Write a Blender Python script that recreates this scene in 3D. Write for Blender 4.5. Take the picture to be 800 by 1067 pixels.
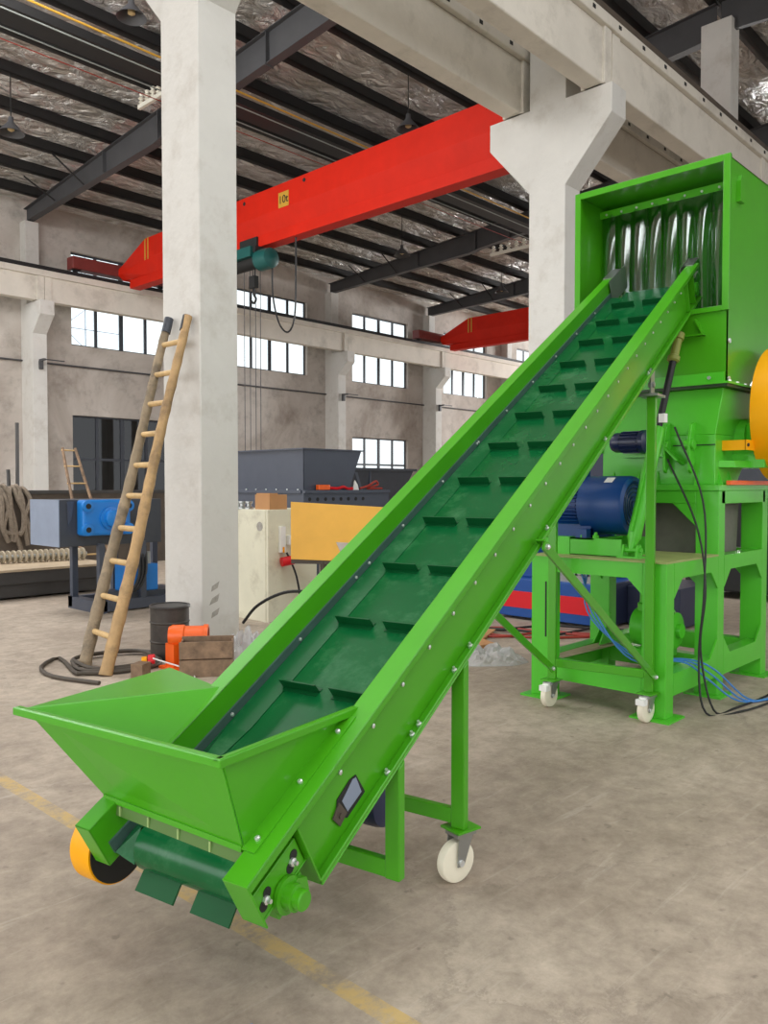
import bpy, bmesh, math, random
from mathutils import Vector, Matrix, Euler
random.seed(7)
SC = bpy.context.scene
COL = SC.collection
for o in list(bpy.data.objects):
    bpy.data.objects.remove(o)

# ------------------------------------------------------------------ camera
cam_d = bpy.data.cameras.new('camera')
cam = bpy.data.objects.new('camera', cam_d); COL.objects.link(cam)
cam_d.sensor_fit = 'HORIZONTAL'; cam_d.sensor_width = 36.0
cam_d.lens = 848.2 / 800 * 36.0
cam_d.clip_end = 500
CAM_H = 1.45
cam.location = (0, 0, CAM_H)
YAW, PITCH = 0.75645, 0.0316
fwd = Vector((math.cos(PITCH) * math.cos(YAW), math.cos(PITCH) * math.sin(YAW), -math.sin(PITCH)))
cam.rotation_euler = fwd.to_track_quat('-Z', 'Y').to_euler()
SC.camera = cam

# ------------------------------------------------------------------ sky, daylight, exposure
world = bpy.data.worlds.new('overcast_sky'); SC.world = world
world.use_nodes = True
wn = world.node_tree.nodes; wl = world.node_tree.links
bg = wn['Background']
bg.inputs['Color'].default_value = (0.93, 0.96, 1.0, 1)
bg.inputs['Strength'].default_value = 1.5
SC.view_settings.view_transform = 'Standard'
SC.view_settings.look = 'None'
SC.view_settings.gamma = 1
SC.view_settings.use_curve_mapping = False
SC.view_settings.exposure = 0.16


def area(name, loc, target, sx, sy, power, color=(1, 1, 1)):
    d = bpy.data.lights.new(name, 'AREA'); d.shape = 'RECTANGLE'; d.size = sx; d.size_y = sy
    d.energy = power; d.color = color
    o = bpy.data.objects.new(name, d); COL.objects.link(o); o.location = loc
    o.rotation_euler = (Vector(target) - Vector(loc)).to_track_quat('-Z', 'Y').to_euler()
    return o


# daylight falling in through the big open door of the hall; the others are added fill
area('door_daylight', (-7.5, 3.0, 2.6), (8, 5, 1.0), 14, 4, 390)
area('overhead_fill', (1.5, 4.0, 10.5), (2.5, 4.0, 0), 7, 6, 400)  # first of three added overhead fills; the foil roof has no opening
area('overhead_fill', (-1.0, -4.0, 9.5), (4, 3, 1), 8, 6, 540)
area('overhead_fill', (5.5, 1.2, 10.4), (4.6, 2.2, 0), 7, 5, 150)
area('far_overhead_fill', (3.0, 14.5, 9.9), (8.5, 18.0, 1), 8, 7, 1800)  # added fill out of view, brightens the far bay wall and ceiling
area('far_bay_fill', (-7.5, 18.5, 4.0), (18, 18.5, 7), 10, 6, 700)  # added fill for the far bay; the end wall is closed here
area('end_wall_fill', (54.5, 14.5, 7.0), (30, 16, 8), 12, 4, 8600)  # added fill hidden behind the crusher, lifts the underlit middle of the hall
area('side_fill', (10, -11, 7.5), (9, 5, 2), 16, 4, 260)  # added fill from the unseen right side


# ------------------------------------------------------------------ materials
def s2l(c):
    c /= 255.0
    return c / 12.92 if c <= 0.04045 else ((c + 0.055) / 1.055) ** 2.4


def rgb(r, g, b):
    return (s2l(r), s2l(g), s2l(b), 1)


MATS = {}


def mat(name, col, rough=0.5, metal=0.0, coat=0.0, var=0.0, vscale=6.0, bump=0.0, bscale=20.0,
        dirt=None, dirt_amt=0.0, dirt_scale=3.0, spec=0.5):
    if name in MATS:
        return MATS[name]
    m = bpy.data.materials.new(name); m.use_nodes = True
    nt = m.node_tree; b = nt.nodes['Principled BSDF']
    b.inputs['Base Color'].default_value = col
    b.inputs['Roughness'].default_value = rough
    b.inputs['Metallic'].default_value = metal
    b.inputs['Specular IOR Level'].default_value = spec
    b.inputs['Coat Weight'].default_value = coat
    b.inputs['Coat Roughness'].default_value = 0.12
    tc = nt.nodes.new('ShaderNodeTexCoord')
    last = None
    if var > 0 or dirt:
        n = nt.nodes.new('ShaderNodeTexNoise'); n.inputs['Scale'].default_value = vscale
        n.inputs['Detail'].default_value = 6; n.inputs['Roughness'].default_value = 0.65
        nt.links.new(tc.outputs['Object'], n.inputs['Vector'])
        r = nt.nodes.new('ShaderNodeValToRGB')
        k0, k1 = 1 - var, 1 + var
        r.color_ramp.elements[0].position = 0.3; r.color_ramp.elements[1].position = 0.7
        r.color_ramp.elements[0].color = (col[0] * k0, col[1] * k0, col[2] * k0, 1)
        r.color_ramp.elements[1].color = (min(1, col[0] * k1), min(1, col[1] * k1), min(1, col[2] * k1), 1)
        nt.links.new(n.outputs['Fac'], r.inputs['Fac'])
        last = r.outputs['Color']
    if dirt:
        n2 = nt.nodes.new('ShaderNodeTexNoise'); n2.inputs['Scale'].default_value = dirt_scale
        n2.inputs['Detail'].default_value = 8; n2.inputs['Roughness'].default_value = 0.7
        nt.links.new(tc.outputs['Object'], n2.inputs['Vector'])
        r2 = nt.nodes.new('ShaderNodeValToRGB')
        r2.color_ramp.elements[0].position = 0.52; r2.color_ramp.elements[1].position = 0.72
        r2.color_ramp.elements[0].color = (0, 0, 0, 1)
        r2.color_ramp.elements[1].color = (dirt_amt, dirt_amt, dirt_amt, 1)
        nt.links.new(n2.outputs['Fac'], r2.inputs['Fac'])
        mx = nt.nodes.new('ShaderNodeMix'); mx.data_type = 'RGBA'
        nt.links.new(r2.outputs['Color'], mx.inputs['Factor'])
        nt.links.new(last, mx.inputs['A'])
        mx.inputs['B'].default_value = dirt
        last = mx.outputs['Result']
    if last:
        nt.links.new(last, b.inputs['Base Color'])
    if bump > 0:
        n3 = nt.nodes.new('ShaderNodeTexNoise'); n3.inputs['Scale'].default_value = bscale
        n3.inputs['Detail'].default_value = 5
        nt.links.new(tc.outputs['Object'], n3.inputs['Vector'])
        bp = nt.nodes.new('ShaderNodeBump'); bp.inputs['Strength'].default_value = bump
        bp.inputs['Distance'].default_value = 0.02
        nt.links.new(n3.outputs['Fac'], bp.inputs['Height'])
        nt.links.new(bp.outputs['Normal'], b.inputs['Normal'])
    MATS[name] = m
    return m


GREEN = mat('green_paint', rgb(70, 160, 18), 0.34, coat=0.3, var=0.06, vscale=3, spec=0.4)
GREEN_D = mat('machine_green_paint', rgb(80, 190, 42), 0.36, coat=0.2, var=0.06, vscale=3, spec=0.4)
GREEN_B = mat('belt_green_pvc', rgb(6, 88, 44), 0.24, spec=0.3, var=0.10, vscale=5, dirt=rgb(110, 160, 120), dirt_amt=0.24, dirt_scale=5.0)
CLEAT = mat('cleat_green_pvc', rgb(7, 78, 38), 0.38, spec=0.25, var=0.08)
SKIRT = mat('skirt_rubber', rgb(66, 92, 86), 0.4, var=0.15)
YELLOW = mat('yellow_paint', rgb(246, 170, 6), 0.45, var=0.04, spec=0.25)
YELLOWB = mat('yellow_board', rgb(236, 178, 70), 0.45, var=0.06, vscale=3)
ORANGE = mat('orange_paint', rgb(238, 98, 22), 0.4, var=0.06)
BLUE = mat('motor_blue', rgb(14, 62, 122), 0.38, var=0.05, spec=0.4)
BLUE_DK = mat('small_motor_navy', rgb(18, 34, 72), 0.35, coat=0.2)
BLUE_LT = mat('gearbox_blue', rgb(20, 122, 205), 0.38, coat=0.2, var=0.05)
BLUE_M = mat('machine_blue', rgb(18, 74, 150), 0.4, coat=0.1)
NAVY = mat('navy_steel', rgb(28, 36, 62), 0.45)
RED_B = mat('red_stripe', rgb(214, 16, 32), 0.4)
CRANE_R = mat('crane_red', rgb(204, 36, 16), 0.55, var=0.08, vscale=1.5, spec=0.2)
CRANE_DR = mat('carriage_dark_red', rgb(122, 52, 48), 0.55, var=0.1)
SLATE = mat('slate_paint', rgb(70, 76, 89), 0.42, var=0.06)
SLATE_L = mat('pale_and_lit_slate', rgb(134, 146, 166), 0.4, var=0.06)  # pale slate; on the shredder end its paleness is door light
SLATE_D = mat('dark_slate_paint', rgb(60, 64, 72), 0.5, var=0.1)
STEEL = mat('bare_steel', rgb(165, 168, 166), 0.32, metal=0.85, var=0.08)
ZINC = mat('zinc_bolt', rgb(225, 228, 226), 0.3, metal=0.7)
BLACK = mat('black_rubber', rgb(22, 22, 22), 0.55)
DARK = mat('dark_void_steel', rgb(30, 30, 30), 0.7)
PURLIN = mat('purlin_dark_steel', rgb(30, 29, 29), 0.6)
RAFTER = mat('rafter_grey_steel', rgb(72, 72, 74), 0.55, var=0.1, vscale=2)
NYLON = mat('cream_nylon', rgb(232, 226, 204), 0.4, var=0.05)
WHITE = mat('white_plastic', rgb(236, 236, 232), 0.4)
BAMBOO = mat('weathered_bamboo', rgb(140, 124, 100), 0.65, var=0.34, vscale=5, dirt=rgb(58, 52, 48), dirt_amt=1.0, dirt_scale=2.6)
BAMBOO_L = mat('pale_bamboo', rgb(196, 164, 112), 0.6, var=0.2, vscale=9)
WOOD = mat('old_wood', rgb(128, 104, 82), 0.8, var=0.4, vscale=9, dirt=rgb(70, 58, 48), dirt_amt=0.8, dirt_scale=7)
CARD = mat('cardboard', rgb(186, 138, 92), 0.8, var=0.08)
CREAM = mat('cream_cabinet_paint', rgb(222, 219, 196), 0.55, var=0.07, vscale=2, dirt=rgb(150, 140, 116), dirt_amt=0.5)
GREYCAB = mat('light_grey_cabinet', rgb(206, 206, 202), 0.5, var=0.05)
DRUMM = mat('sooty_drum', rgb(62, 57, 52), 0.55, var=0.4, vscale=9)
TEAL = mat('hoist_teal', rgb(22, 86, 82), 0.4)
RUST = mat('brown_steel', rgb(84, 74, 64), 0.6, var=0.25, vscale=4)
SLAB = mat('scale_steel', rgb(62, 60, 58), 0.5, var=0.2, vscale=3)
TAN = mat('tan_sheet', rgb(176, 158, 132), 0.6, var=0.15, vscale=3)
ROPE = mat('grey_rope', rgb(122, 110, 96), 0.9, var=0.3, vscale=20)
CAB_BLUE = mat('blue_hose', rgb(64, 130, 200), 0.4)
CAB_RED = mat('red_cable', rgb(158, 52, 40), 0.5)
CAB_YEL = mat('yellow_cable', rgb(196, 150, 52), 0.5)
CAB_GRY = mat('grey_wire', rgb(140, 146, 140), 0.4)
COLW = mat('white_painted_concrete', rgb(207, 205, 199), 0.75, var=0.035, vscale=2.5, dirt=rgb(168, 160, 148), dirt_amt=0.55, dirt_scale=1.6, bump=0.25, bscale=14)
BEAMC = mat('grey_concrete', rgb(214, 208, 196), 0.8, var=0.06, vscale=2, dirt=rgb(150, 144, 132), dirt_amt=0.5, dirt_scale=1.2, bump=0.25, bscale=10)
SCUFF = mat('scuff_grey', rgb(164, 160, 152), 0.8, var=0.2, vscale=20)
LAMPW = mat('lamp_shade_inside', rgb(196, 172, 124), 0.5)
INSUL = mat('porcelain', rgb(214, 210, 196), 0.3)


def plaster(name):
    m = bpy.data.materials.new(name); m.use_nodes = True
    nt = m.node_tree; b = nt.nodes['Principled BSDF']; b.inputs['Roughness'].default_value = 0.85
    tc = nt.nodes.new('ShaderNodeTexCoord')
    n = nt.nodes.new('ShaderNodeTexNoise'); n.inputs['Scale'].default_value = 0.35; n.inputs['Detail'].default_value = 9
    n.inputs['Roughness'].default_value = 0.62; n.inputs['Distortion'].default_value = 0.6
    nt.links.new(tc.outputs['Object'], n.inputs['Vector'])
    r = nt.nodes.new('ShaderNodeValToRGB')
    e = r.color_ramp.elements
    e[0].position = 0.30; e[0].color = rgb(142, 130, 119)
    e[1].position = 0.62; e[1].color = rgb(202, 195, 187)
    k = e.new(0.46); k.color = rgb(184, 175, 166)
    nt.links.new(n.outputs['Fac'], r.inputs['Fac'])
    n2 = nt.nodes.new('ShaderNodeTexNoise'); n2.inputs['Scale'].default_value = 1.5; n2.inputs['Detail'].default_value = 9
    n2.inputs['Roughness'].default_value = 0.75
    nt.links.new(tc.outputs['Object'], n2.inputs['Vector'])
    r2 = nt.nodes.new('ShaderNodeValToRGB')
    r2.color_ramp.elements[0].position = 0.50; r2.color_ramp.elements[0].color = (0, 0, 0, 1)
    r2.color_ramp.elements[1].position = 0.72; r2.color_ramp.elements[1].color = (0.6, 0.6, 0.6, 1)
    nt.links.new(n2.outputs['Fac'], r2.inputs['Fac'])
    mx = nt.nodes.new('ShaderNodeMix'); mx.data_type = 'RGBA'
    nt.links.new(r2.outputs['Color'], mx.inputs['Factor']); nt.links.new(r.outputs['Color'], mx.inputs['A'])
    mx.inputs['B'].default_value = rgb(124, 116, 108)
    nt.links.new(mx.outputs['Result'], b.inputs['Base Color'])
    bp = nt.nodes.new('ShaderNodeBump'); bp.inputs['Strength'].default_value = 0.3; bp.inputs['Distance'].default_value = 0.03
    nt.links.new(n2.outputs['Fac'], bp.inputs['Height']); nt.links.new(bp.outputs['Normal'], b.inputs['Normal'])
    return m


PLASTER = plaster('stained_plaster')


def floor_material():
    m = bpy.data.materials.new('worn_concrete_floor'); m.use_nodes = True
    nt = m.node_tree; N = nt.nodes.new; L = nt.links.new
    b = nt.nodes['Principled BSDF']
    tc = N('ShaderNodeTexCoord')
    big = N('ShaderNodeTexNoise'); big.inputs['Scale'].default_value = 0.55; big.inputs['Detail'].default_value = 7
    big.inputs['Roughness'].default_value = 0.65; big.inputs['Distortion'].default_value = 0.2
    L(tc.outputs['Object'], big.inputs['Vector'])
    r = N('ShaderNodeValToRGB'); e = r.color_ramp.elements
    e[0].position = 0.30; e[0].color = rgb(150, 136, 121)
    e[1].position = 0.68; e[1].color = rgb(190, 177, 161)
    L(big.outputs['Fac'], r.inputs['Fac'])
    fine = N('ShaderNodeTexNoise'); fine.inputs['Scale'].default_value = 7; fine.inputs['Detail'].default_value = 10
    fine.inputs['Roughness'].default_value = 0.78; fine.inputs['Distortion'].default_value = 0.15
    L(tc.outputs['Object'], fine.inputs['Vector'])
    r2 = N('ShaderNodeValToRGB')
    r2.color_ramp.elements[0].position = 0.32; r2.color_ramp.elements[0].color = (0.66, 0.64, 0.62, 1)
    r2.color_ramp.elements[1].position = 0.66; r2.color_ramp.elements[1].color = (1.16, 1.15, 1.14, 1)
    L(fine.outputs['Fac'], r2.inputs['Fac'])
    mul = N('ShaderNodeMix'); mul.data_type = 'RGBA'; mul.blend_type = 'MULTIPLY'; mul.inputs['Factor'].default_value = 1
    L(r.outputs['Color'], mul.inputs['A']); L(r2.outputs['Color'], mul.inputs['B'])
    # pale scratches and scrape marks
    mp = N('ShaderNodeMapping'); mp.inputs['Scale'].default_value = (0.5, 5.5, 1); mp.inputs['Rotation'].default_value = (0, 0, 0.5)
    L(tc.outputs['Object'], mp.inputs['Vector'])
    scr = N('ShaderNodeTexNoise'); scr.inputs['Scale'].default_value = 3.0; scr.inputs['Detail'].default_value = 9; scr.inputs['Roughness'].default_value = 0.7
    scr.inputs['Distortion'].default_value = 0.5
    L(mp.outputs['Vector'], scr.inputs['Vector'])
    r6 = N('ShaderNodeValToRGB')
    r6.color_ramp.elements[0].position = 0.56; r6.color_ramp.elements[0].color = (0, 0, 0, 1)
    r6.color_ramp.elements[1].position = 0.70; r6.color_ramp.elements[1].color = (0.4, 0.4, 0.4, 1)
    L(scr.outputs['Fac'], r6.inputs['Fac'])
    mxs = N('ShaderNodeMix'); mxs.data_type = 'RGBA'
    L(r6.outputs['Color'], mxs.inputs['Factor']); L(mul.outputs['Result'], mxs.inputs['A'])
    mxs.inputs['B'].default_value = rgb(206, 194, 180)
    mul = mxs
    # dark spots and scuffs
    sp = N('ShaderNodeTexNoise'); sp.inputs['Scale'].default_value = 16; sp.inputs['Detail'].default_value = 4
    L(tc.outputs['Object'], sp.inputs['Vector'])
    r3 = N('ShaderNodeValToRGB')
    r3.color_ramp.elements[0].position = 0.66; r3.color_ramp.elements[0].color = (0, 0, 0, 1)
    r3.color_ramp.elements[1].position = 0.74; r3.color_ramp.elements[1].color = (0.5, 0.5, 0.5, 1)
    L(sp.outputs['Fac'], r3.inputs['Fac'])
    mx = N('ShaderNodeMix'); mx.data_type = 'RGBA'
    L(r3.outputs['Color'], mx.inputs['Factor']); L(mul.outputs['Result'], mx.inputs['A'])
    mx.inputs['B'].default_value = rgb(104, 94, 84)
    # expansion cracks: warped voronoi edges
    vo = N('ShaderNodeTexVoronoi'); vo.feature = 'DISTANCE_TO_EDGE'; vo.inputs['Scale'].default_value = 0.42
    wv = N('ShaderNodeVectorMath'); wv.operation = 'ADD'
    sc_ = N('ShaderNodeVectorMath'); sc_.operation = 'SCALE'; sc_.inputs['Scale'].default_value = 0.35
    L(fine.outputs['Color'], sc_.inputs[0]); L(tc.outputs['Object'], wv.inputs[0]); L(sc_.outputs[0], wv.inputs[1])
    L(wv.outputs[0], vo.inputs['Vector'])
    r4 = N('ShaderNodeValToRGB')
    r4.color_ramp.elements[0].position = 0.0; r4.color_ramp.elements[0].color = (0.35, 0.35, 0.35, 1)
    r4.color_ramp.elements[1].position = 0.006; r4.color_ramp.elements[1].color = (0, 0, 0, 1)
    L(vo.outputs['Distance'], r4.inputs['Fac'])
    mx2 = N('ShaderNodeMix'); mx2.data_type = 'RGBA'
    L(r4.outputs['Color'], mx2.inputs['Factor']); L(mx.outputs['Result'], mx2.inputs['A'])
    mx2.inputs['B'].default_value = rgb(112, 102, 92)
    # worn yellow marking line painted along the hall, at X = 1.617
    sep = N('ShaderNodeSeparateXYZ'); L(tc.outputs['Object'], sep.inputs[0])
    sub = N('ShaderNodeMath'); sub.operation = 'SUBTRACT'; sub.inputs[1].default_value = 1.600
    L(sep.outputs['X'], sub.inputs[0])
    ab = N('ShaderNodeMath'); ab.operation = 'ABSOLUTE'; L(sub.outputs[0], ab.inputs[0])
    lt = N('ShaderNodeMath'); lt.operation = 'LESS_THAN'; lt.inputs[1].default_value = 0.036; L(ab.outputs[0], lt.inputs[0])
    r5 = N('ShaderNodeValToRGB')
    r5.color_ramp.elements[0].position = 0.42; r5.color_ramp.elements[0].color = (0.04, 0.04, 0.04, 1)
    r5.color_ramp.elements[1].position = 0.58; r5.color_ramp.elements[1].color = (0.7, 0.7, 0.7, 1)
    L(fine.outputs['Fac'], r5.inputs['Fac'])
    mm = N('ShaderNodeMath'); mm.operation = 'MULTIPLY'; L(lt.outputs[0], mm.inputs[0]); L(r5.outputs['Color'], mm.inputs[1])
    mx3 = N('ShaderNodeMix'); mx3.data_type = 'RGBA'
    L(mm.outputs[0], mx3.inputs['Factor']); L(mx2.outputs['Result'], mx3.inputs['A'])
    mx3.inputs['B'].default_value = rgb(206, 172, 92)
    L(mx3.outputs['Result'], b.inputs['Base Color'])
    rr = N('ShaderNodeMapRange'); rr.inputs['To Min'].default_value = 0.42; rr.inputs['To Max'].default_value = 0.75
    L(big.outputs['Fac'], rr.inputs['Value']); L(rr.outputs['Result'], b.inputs['Roughness'])
    bp = N('ShaderNodeBump'); bp.inputs['Strength'].default_value = 0.25; bp.inputs['Distance'].default_value = 0.01
    L(fine.outputs['Fac'], bp.inputs['Height']); L(bp.outputs['Normal'], b.inputs['Normal'])
    return m


def foil_material():
    m = bpy.data.materials.new('crumpled_foil'); m.use_nodes = True
    nt = m.node_tree; N = nt.nodes.new; L = nt.links.new
    b = nt.nodes['Principled BSDF']
    b.inputs['Metallic'].default_value = 0.42; b.inputs['Roughness'].default_value = 0.25
    tc = N('ShaderNodeTexCoord'); mp = N('ShaderNodeMapping'); mp.inputs['Scale'].default_value = (1.0, 1.9, 1.0)
    L(tc.outputs['Object'], mp.inputs['Vector'])
    n = N('ShaderNodeTexNoise'); n.inputs['Scale'].default_value = 1.5; n.inputs['Detail'].default_value = 5
    n.inputs['Roughness'].default_value = 0.6; n.inputs['Distortion'].default_value = 0.8
    L(mp.outputs['Vector'], n.inputs['Vector'])
    v = N('ShaderNodeTexVoronoi'); v.inputs['Scale'].default_value = 1.6; v.feature = 'DISTANCE_TO_EDGE'
    ad = N('ShaderNodeVectorMath'); ad.operation = 'ADD'
    L(mp.outputs['Vector'], ad.inputs[0]); L(n.outputs['Color'], ad.inputs[1]); L(ad.outputs[0], v.inputs['Vector'])
    mix = N('ShaderNodeMath'); mix.operation = 'ADD'
    L(n.outputs['Fac'], mix.inputs[0]); L(v.outputs['Distance'], mix.inputs[1])
    bp = N('ShaderNodeBump'); bp.inputs['Strength'].default_value = 1.0; bp.inputs['Distance'].default_value = 0.22
    L(mix.outputs[0], bp.inputs['Height']); L(bp.outputs['Normal'], b.inputs['Normal'])
    r = N('ShaderNodeValToRGB')
    r.color_ramp.elements[0].position = 0.35; r.color_ramp.elements[0].color = rgb(206, 200, 190)
    r.color_ramp.elements[1].position = 0.65; r.color_ramp.elements[1].color = rgb(253, 252, 250)
    L(n.outputs['Fac'], r.inputs['Fac']); L(r.outputs['Color'], b.inputs['Base Color'])
    return m


def pane_material(name, tint, refl, rough=0.02):
    m = bpy.data.materials.new(name); m.use_nodes = True
    nt = m.node_tree; N = nt.nodes.new; L = nt.links.new
    out = nt.nodes['Material Output']; nt.nodes.remove(nt.nodes['Principled BSDF'])
    t = N('ShaderNodeBsdfTransparent'); t.inputs['Color'].default_value = tint
    g = N('ShaderNodeBsdfGlossy'); g.inputs['Roughness'].default_value = rough
    fr = N('ShaderNodeLayerWeight'); fr.inputs['Blend'].default_value = 0.5
    pw = N('ShaderNodeMath'); pw.operation = 'POWER'; pw.inputs[1].default_value = 4.0
    L(fr.outputs['Facing'], pw.inputs[0])
    ml = N('ShaderNodeMath'); ml.operation = 'MULTIPLY_ADD'; ml.inputs[1].default_value = 0.85; ml.inputs[2].default_value = 0.045 * refl
    ml.use_clamp = True
    L(pw.outputs[0], ml.inputs[0])
    mx = N('ShaderNodeMixShader'); L(ml.outputs[0], mx.inputs['Fac'])
    L(t.outputs[0], mx.inputs[1]); L(g.outputs[0], mx.inputs[2]); L(mx.outputs[0], out.inputs['Surface'])
    return m


GLASS = pane_material('window_glass', (0.94, 0.97, 0.97, 1), 1.0)
DGLASS = pane_material('dark_window_glass', (0.18, 0.19, 0.2, 1), 1.2)  # evenly dark pane tint
PVC = pane_material('clear_pvc_strip', (0.80, 0.92, 0.88, 1), 4.0, 0.10)
PLAST = pane_material('thin_plastic_sheet', (0.62, 0.62, 0.62, 1), 3.5, 0.18)


# ------------------------------------------------------------------ mesh helpers
class G:
    def __init__(self):
        self.bm = bmesh.new()

    def poly_prism(self, pts, vec):
        vec = Vector(vec)
        a = [self.bm.verts.new(Vector(p)) for p in pts]
        b = [self.bm.verts.new(Vector(p) + vec) for p in pts]
        n = len(pts)
        self.bm.faces.new(a[::-1]); self.bm.faces.new(b)
        for i in range(n):
            j = (i + 1) % n
            self.bm.faces.new((a[i], a[j], b[j], b[i]))
        return self

    def box(self, x0, x1, y0, y1, z0, z1, M=None):
        x0, x1 = min(x0, x1), max(x0, x1); y0, y1 = min(y0, y1), max(y0, y1); z0, z1 = min(z0, z1), max(z0, z1)
        c = [Vector((x, y, z)) for z in (z0, z1) for x, y in ((x0, y0), (x1, y0), (x1, y1), (x0, y1))]
        if M is not None:
            c = [M @ v for v in c]
        v = [self.bm.verts.new(p) for p in c]
        for f in ((3, 2, 1, 0), (4, 5, 6, 7), (0, 1, 5, 4), (1, 2, 6, 5), (2, 3, 7, 6), (3, 0, 4, 7)):
            self.bm.faces.new([v[i] for i in f])
        return self

    def hexa(self, c):
        v = [self.bm.verts.new(Vector(p)) for p in c]
        for f in ((3, 2, 1, 0), (4, 5, 6, 7), (0, 1, 5, 4), (1, 2, 6, 5), (2, 3, 7, 6), (3, 0, 4, 7)):
            self.bm.faces.new([v[i] for i in f])
        return self

    def rings(self, rings, cap=True, closed=False):
        R = [[self.bm.verts.new(p) for p in r] for r in rings]
        n = len(R[0])
        rng = len(R) if closed else len(R) - 1
        for k in range(rng):
            a, b = R[k], R[(k + 1) % len(R)]
            for i in range(n):
                j = (i + 1) % n
                self.bm.faces.new((a[i], a[j], b[j], b[i]))
        if cap and not closed:
            self.bm.faces.new(R[0][::-1]); self.bm.faces.new(R[-1])
        return self

    def lathe(self, p, d, prof, seg=24, cap=True):
        p = Vector(p); d = Vector(d).normalized()
        u = d.orthogonal().normalized(); w = d.cross(u)
        rs = []
        for r, h in prof:
            rs.append([p + d * h + (u * math.cos(2 * math.pi * i / seg) + w * math.sin(2 * math.pi * i / seg)) * max(r, 1e-4) for i in range(seg)])
        return self.rings(rs, cap)

    def cyl(self, p0, p1, r0, r1=None, seg=20):
        p0 = Vector(p0); p1 = Vector(p1)
        L = (p1 - p0).length
        return self.lathe(p0, p1 - p0, [(r0, 0), (r0 if r1 is None else r1, L)], seg)

    def bar(self, p0, p1, w, h, up=(0, 0, 1)):
        """rectangular bar, w across, h along 'up'"""
        p0 = Vector(p0); p1 = Vector(p1); d = (p1 - p0).normalized()
        s = d.cross(Vector(up)).normalized(); u = s.cross(d).normalized()
        def ring(p):
            return [p + s * a * w / 2 + u * b * h / 2 for a, b in ((-1, -1), (1, -1), (1, 1), (-1, 1))]
        return self.rings([ring(p0), ring(p1)])

    def tube(self, pts, r, seg=8, closed=False):
        pts = [Vector(p) for p in pts]
        n = len(pts); rs = []
        prev = None
        for i, p in enumerate(pts):
            if closed:
                d = pts[(i + 1) % n] - pts[i - 1]
            else:
                d = pts[min(i + 1, n - 1)] - pts[max(i - 1, 0)]
            d.normalize()
            if prev is None:
                u = d.orthogonal().normalized()
            else:
                u = (prev - d * prev.dot(d))
                u = u.normalized() if u.length > 1e-6 else d.orthogonal().normalized()
            prev = u
            w = d.cross(u)
            rad = r[i] if isinstance(r, (list, tuple)) else r
            rs.append([p + (u * math.cos(2 * math.pi * k / seg) + w * math.sin(2 * math.pi * k / seg)) * rad for k in range(seg)])
        return self.rings(rs, True, closed)


ORG = {}


def smooth_pts(pts, k=6):
    """Catmull-Rom through pts"""
    P = [Vector(p) for p in pts]
    P = [P[0] * 2 - P[1]] + P + [P[-1] * 2 - P[-2]]
    out = []
    for i in range(1, len(P) - 2):
        a, b, c, d = P[i - 1:i + 3]
        for t in range(k):
            t = t / k
            out.append(0.5 * ((2 * b) + (c - a) * t + (2 * a - 5 * b + 4 * c - d) * t * t + (3 * b - a - 3 * c + d) * t ** 3))
    out.append(P[-2])
    return out


def build(g, name, m, parent=None, bevel=0.0, smooth=False, label=None):
    bm = g.bm
    bmesh.ops.recalc_face_normals(bm, faces=bm.faces)
    if parent is not None:
        org = ORG[parent.name]
    else:
        xs = [v.co for v in bm.verts]
        lo = Vector((min(v.x for v in xs), min(v.y for v in xs), min(v.z for v in xs)))
        hi = Vector((max(v.x for v in xs), max(v.y for v in xs), max(v.z for v in xs)))
        org = Vector(((lo.x + hi.x) / 2, (lo.y + hi.y) / 2, lo.z))
    for v in bm.verts:
        v.co -= org
    me = bpy.data.meshes.new(name)
    bm.to_mesh(me); bm.free()
    me.materials.append(m)
    if smooth:
        for p in me.polygons:
            p.use_smooth = True
        me.set_sharp_from_angle(angle=math.radians(35))
    o = bpy.data.objects.new(name, me); COL.objects.link(o)
    if parent is not None:
        o.parent = parent
        ORG[o.name] = org
    else:
        o.location = org
        ORG[o.name] = org
    if bevel > 0:
        b = o.modifiers.new('bevel', 'BEVEL'); b.width = bevel; b.segments = 2; b.limit_method = 'ANGLE'
        b.angle_limit = math.radians(40)
    if label:
        o['label'] = label
    return o


def tag(o, label, cat, group=None, kind=None):
    o['label'] = label; o['category'] = cat
    if group: o['group'] = group
    if kind: o['kind'] = kind
    return o


def thing(name, loc, label, cat, group=None, kind=None):
    o = bpy.data.objects.new(name, None); COL.objects.link(o)
    o.location = loc; ORG[o.name] = Vector(loc)
    o.empty_display_size = 0.1
    return tag(o, label, cat, group, kind)


def copy_tree(o, parent=None):
    c = o.copy(); COL.objects.link(c)
    if parent is not None:
        c.parent = parent
    for ch in list(o.children):
        copy_tree(ch, c)
    return c


# ================================================================== SETTING
# floor
g = G(); g.box(-40, 90, -30, 60, -0.1, 0.0)
o = build(g, 'floor', floor_material()); tag(o, 'worn beige concrete factory floor with a faded yellow line', 'floor', kind='structure')
# keep object coordinates equal to world coordinates for the marking line
for v in o.data.vertices: v.co += o.location
o.location = (0, 0, 0)

WY = 24.4
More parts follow.
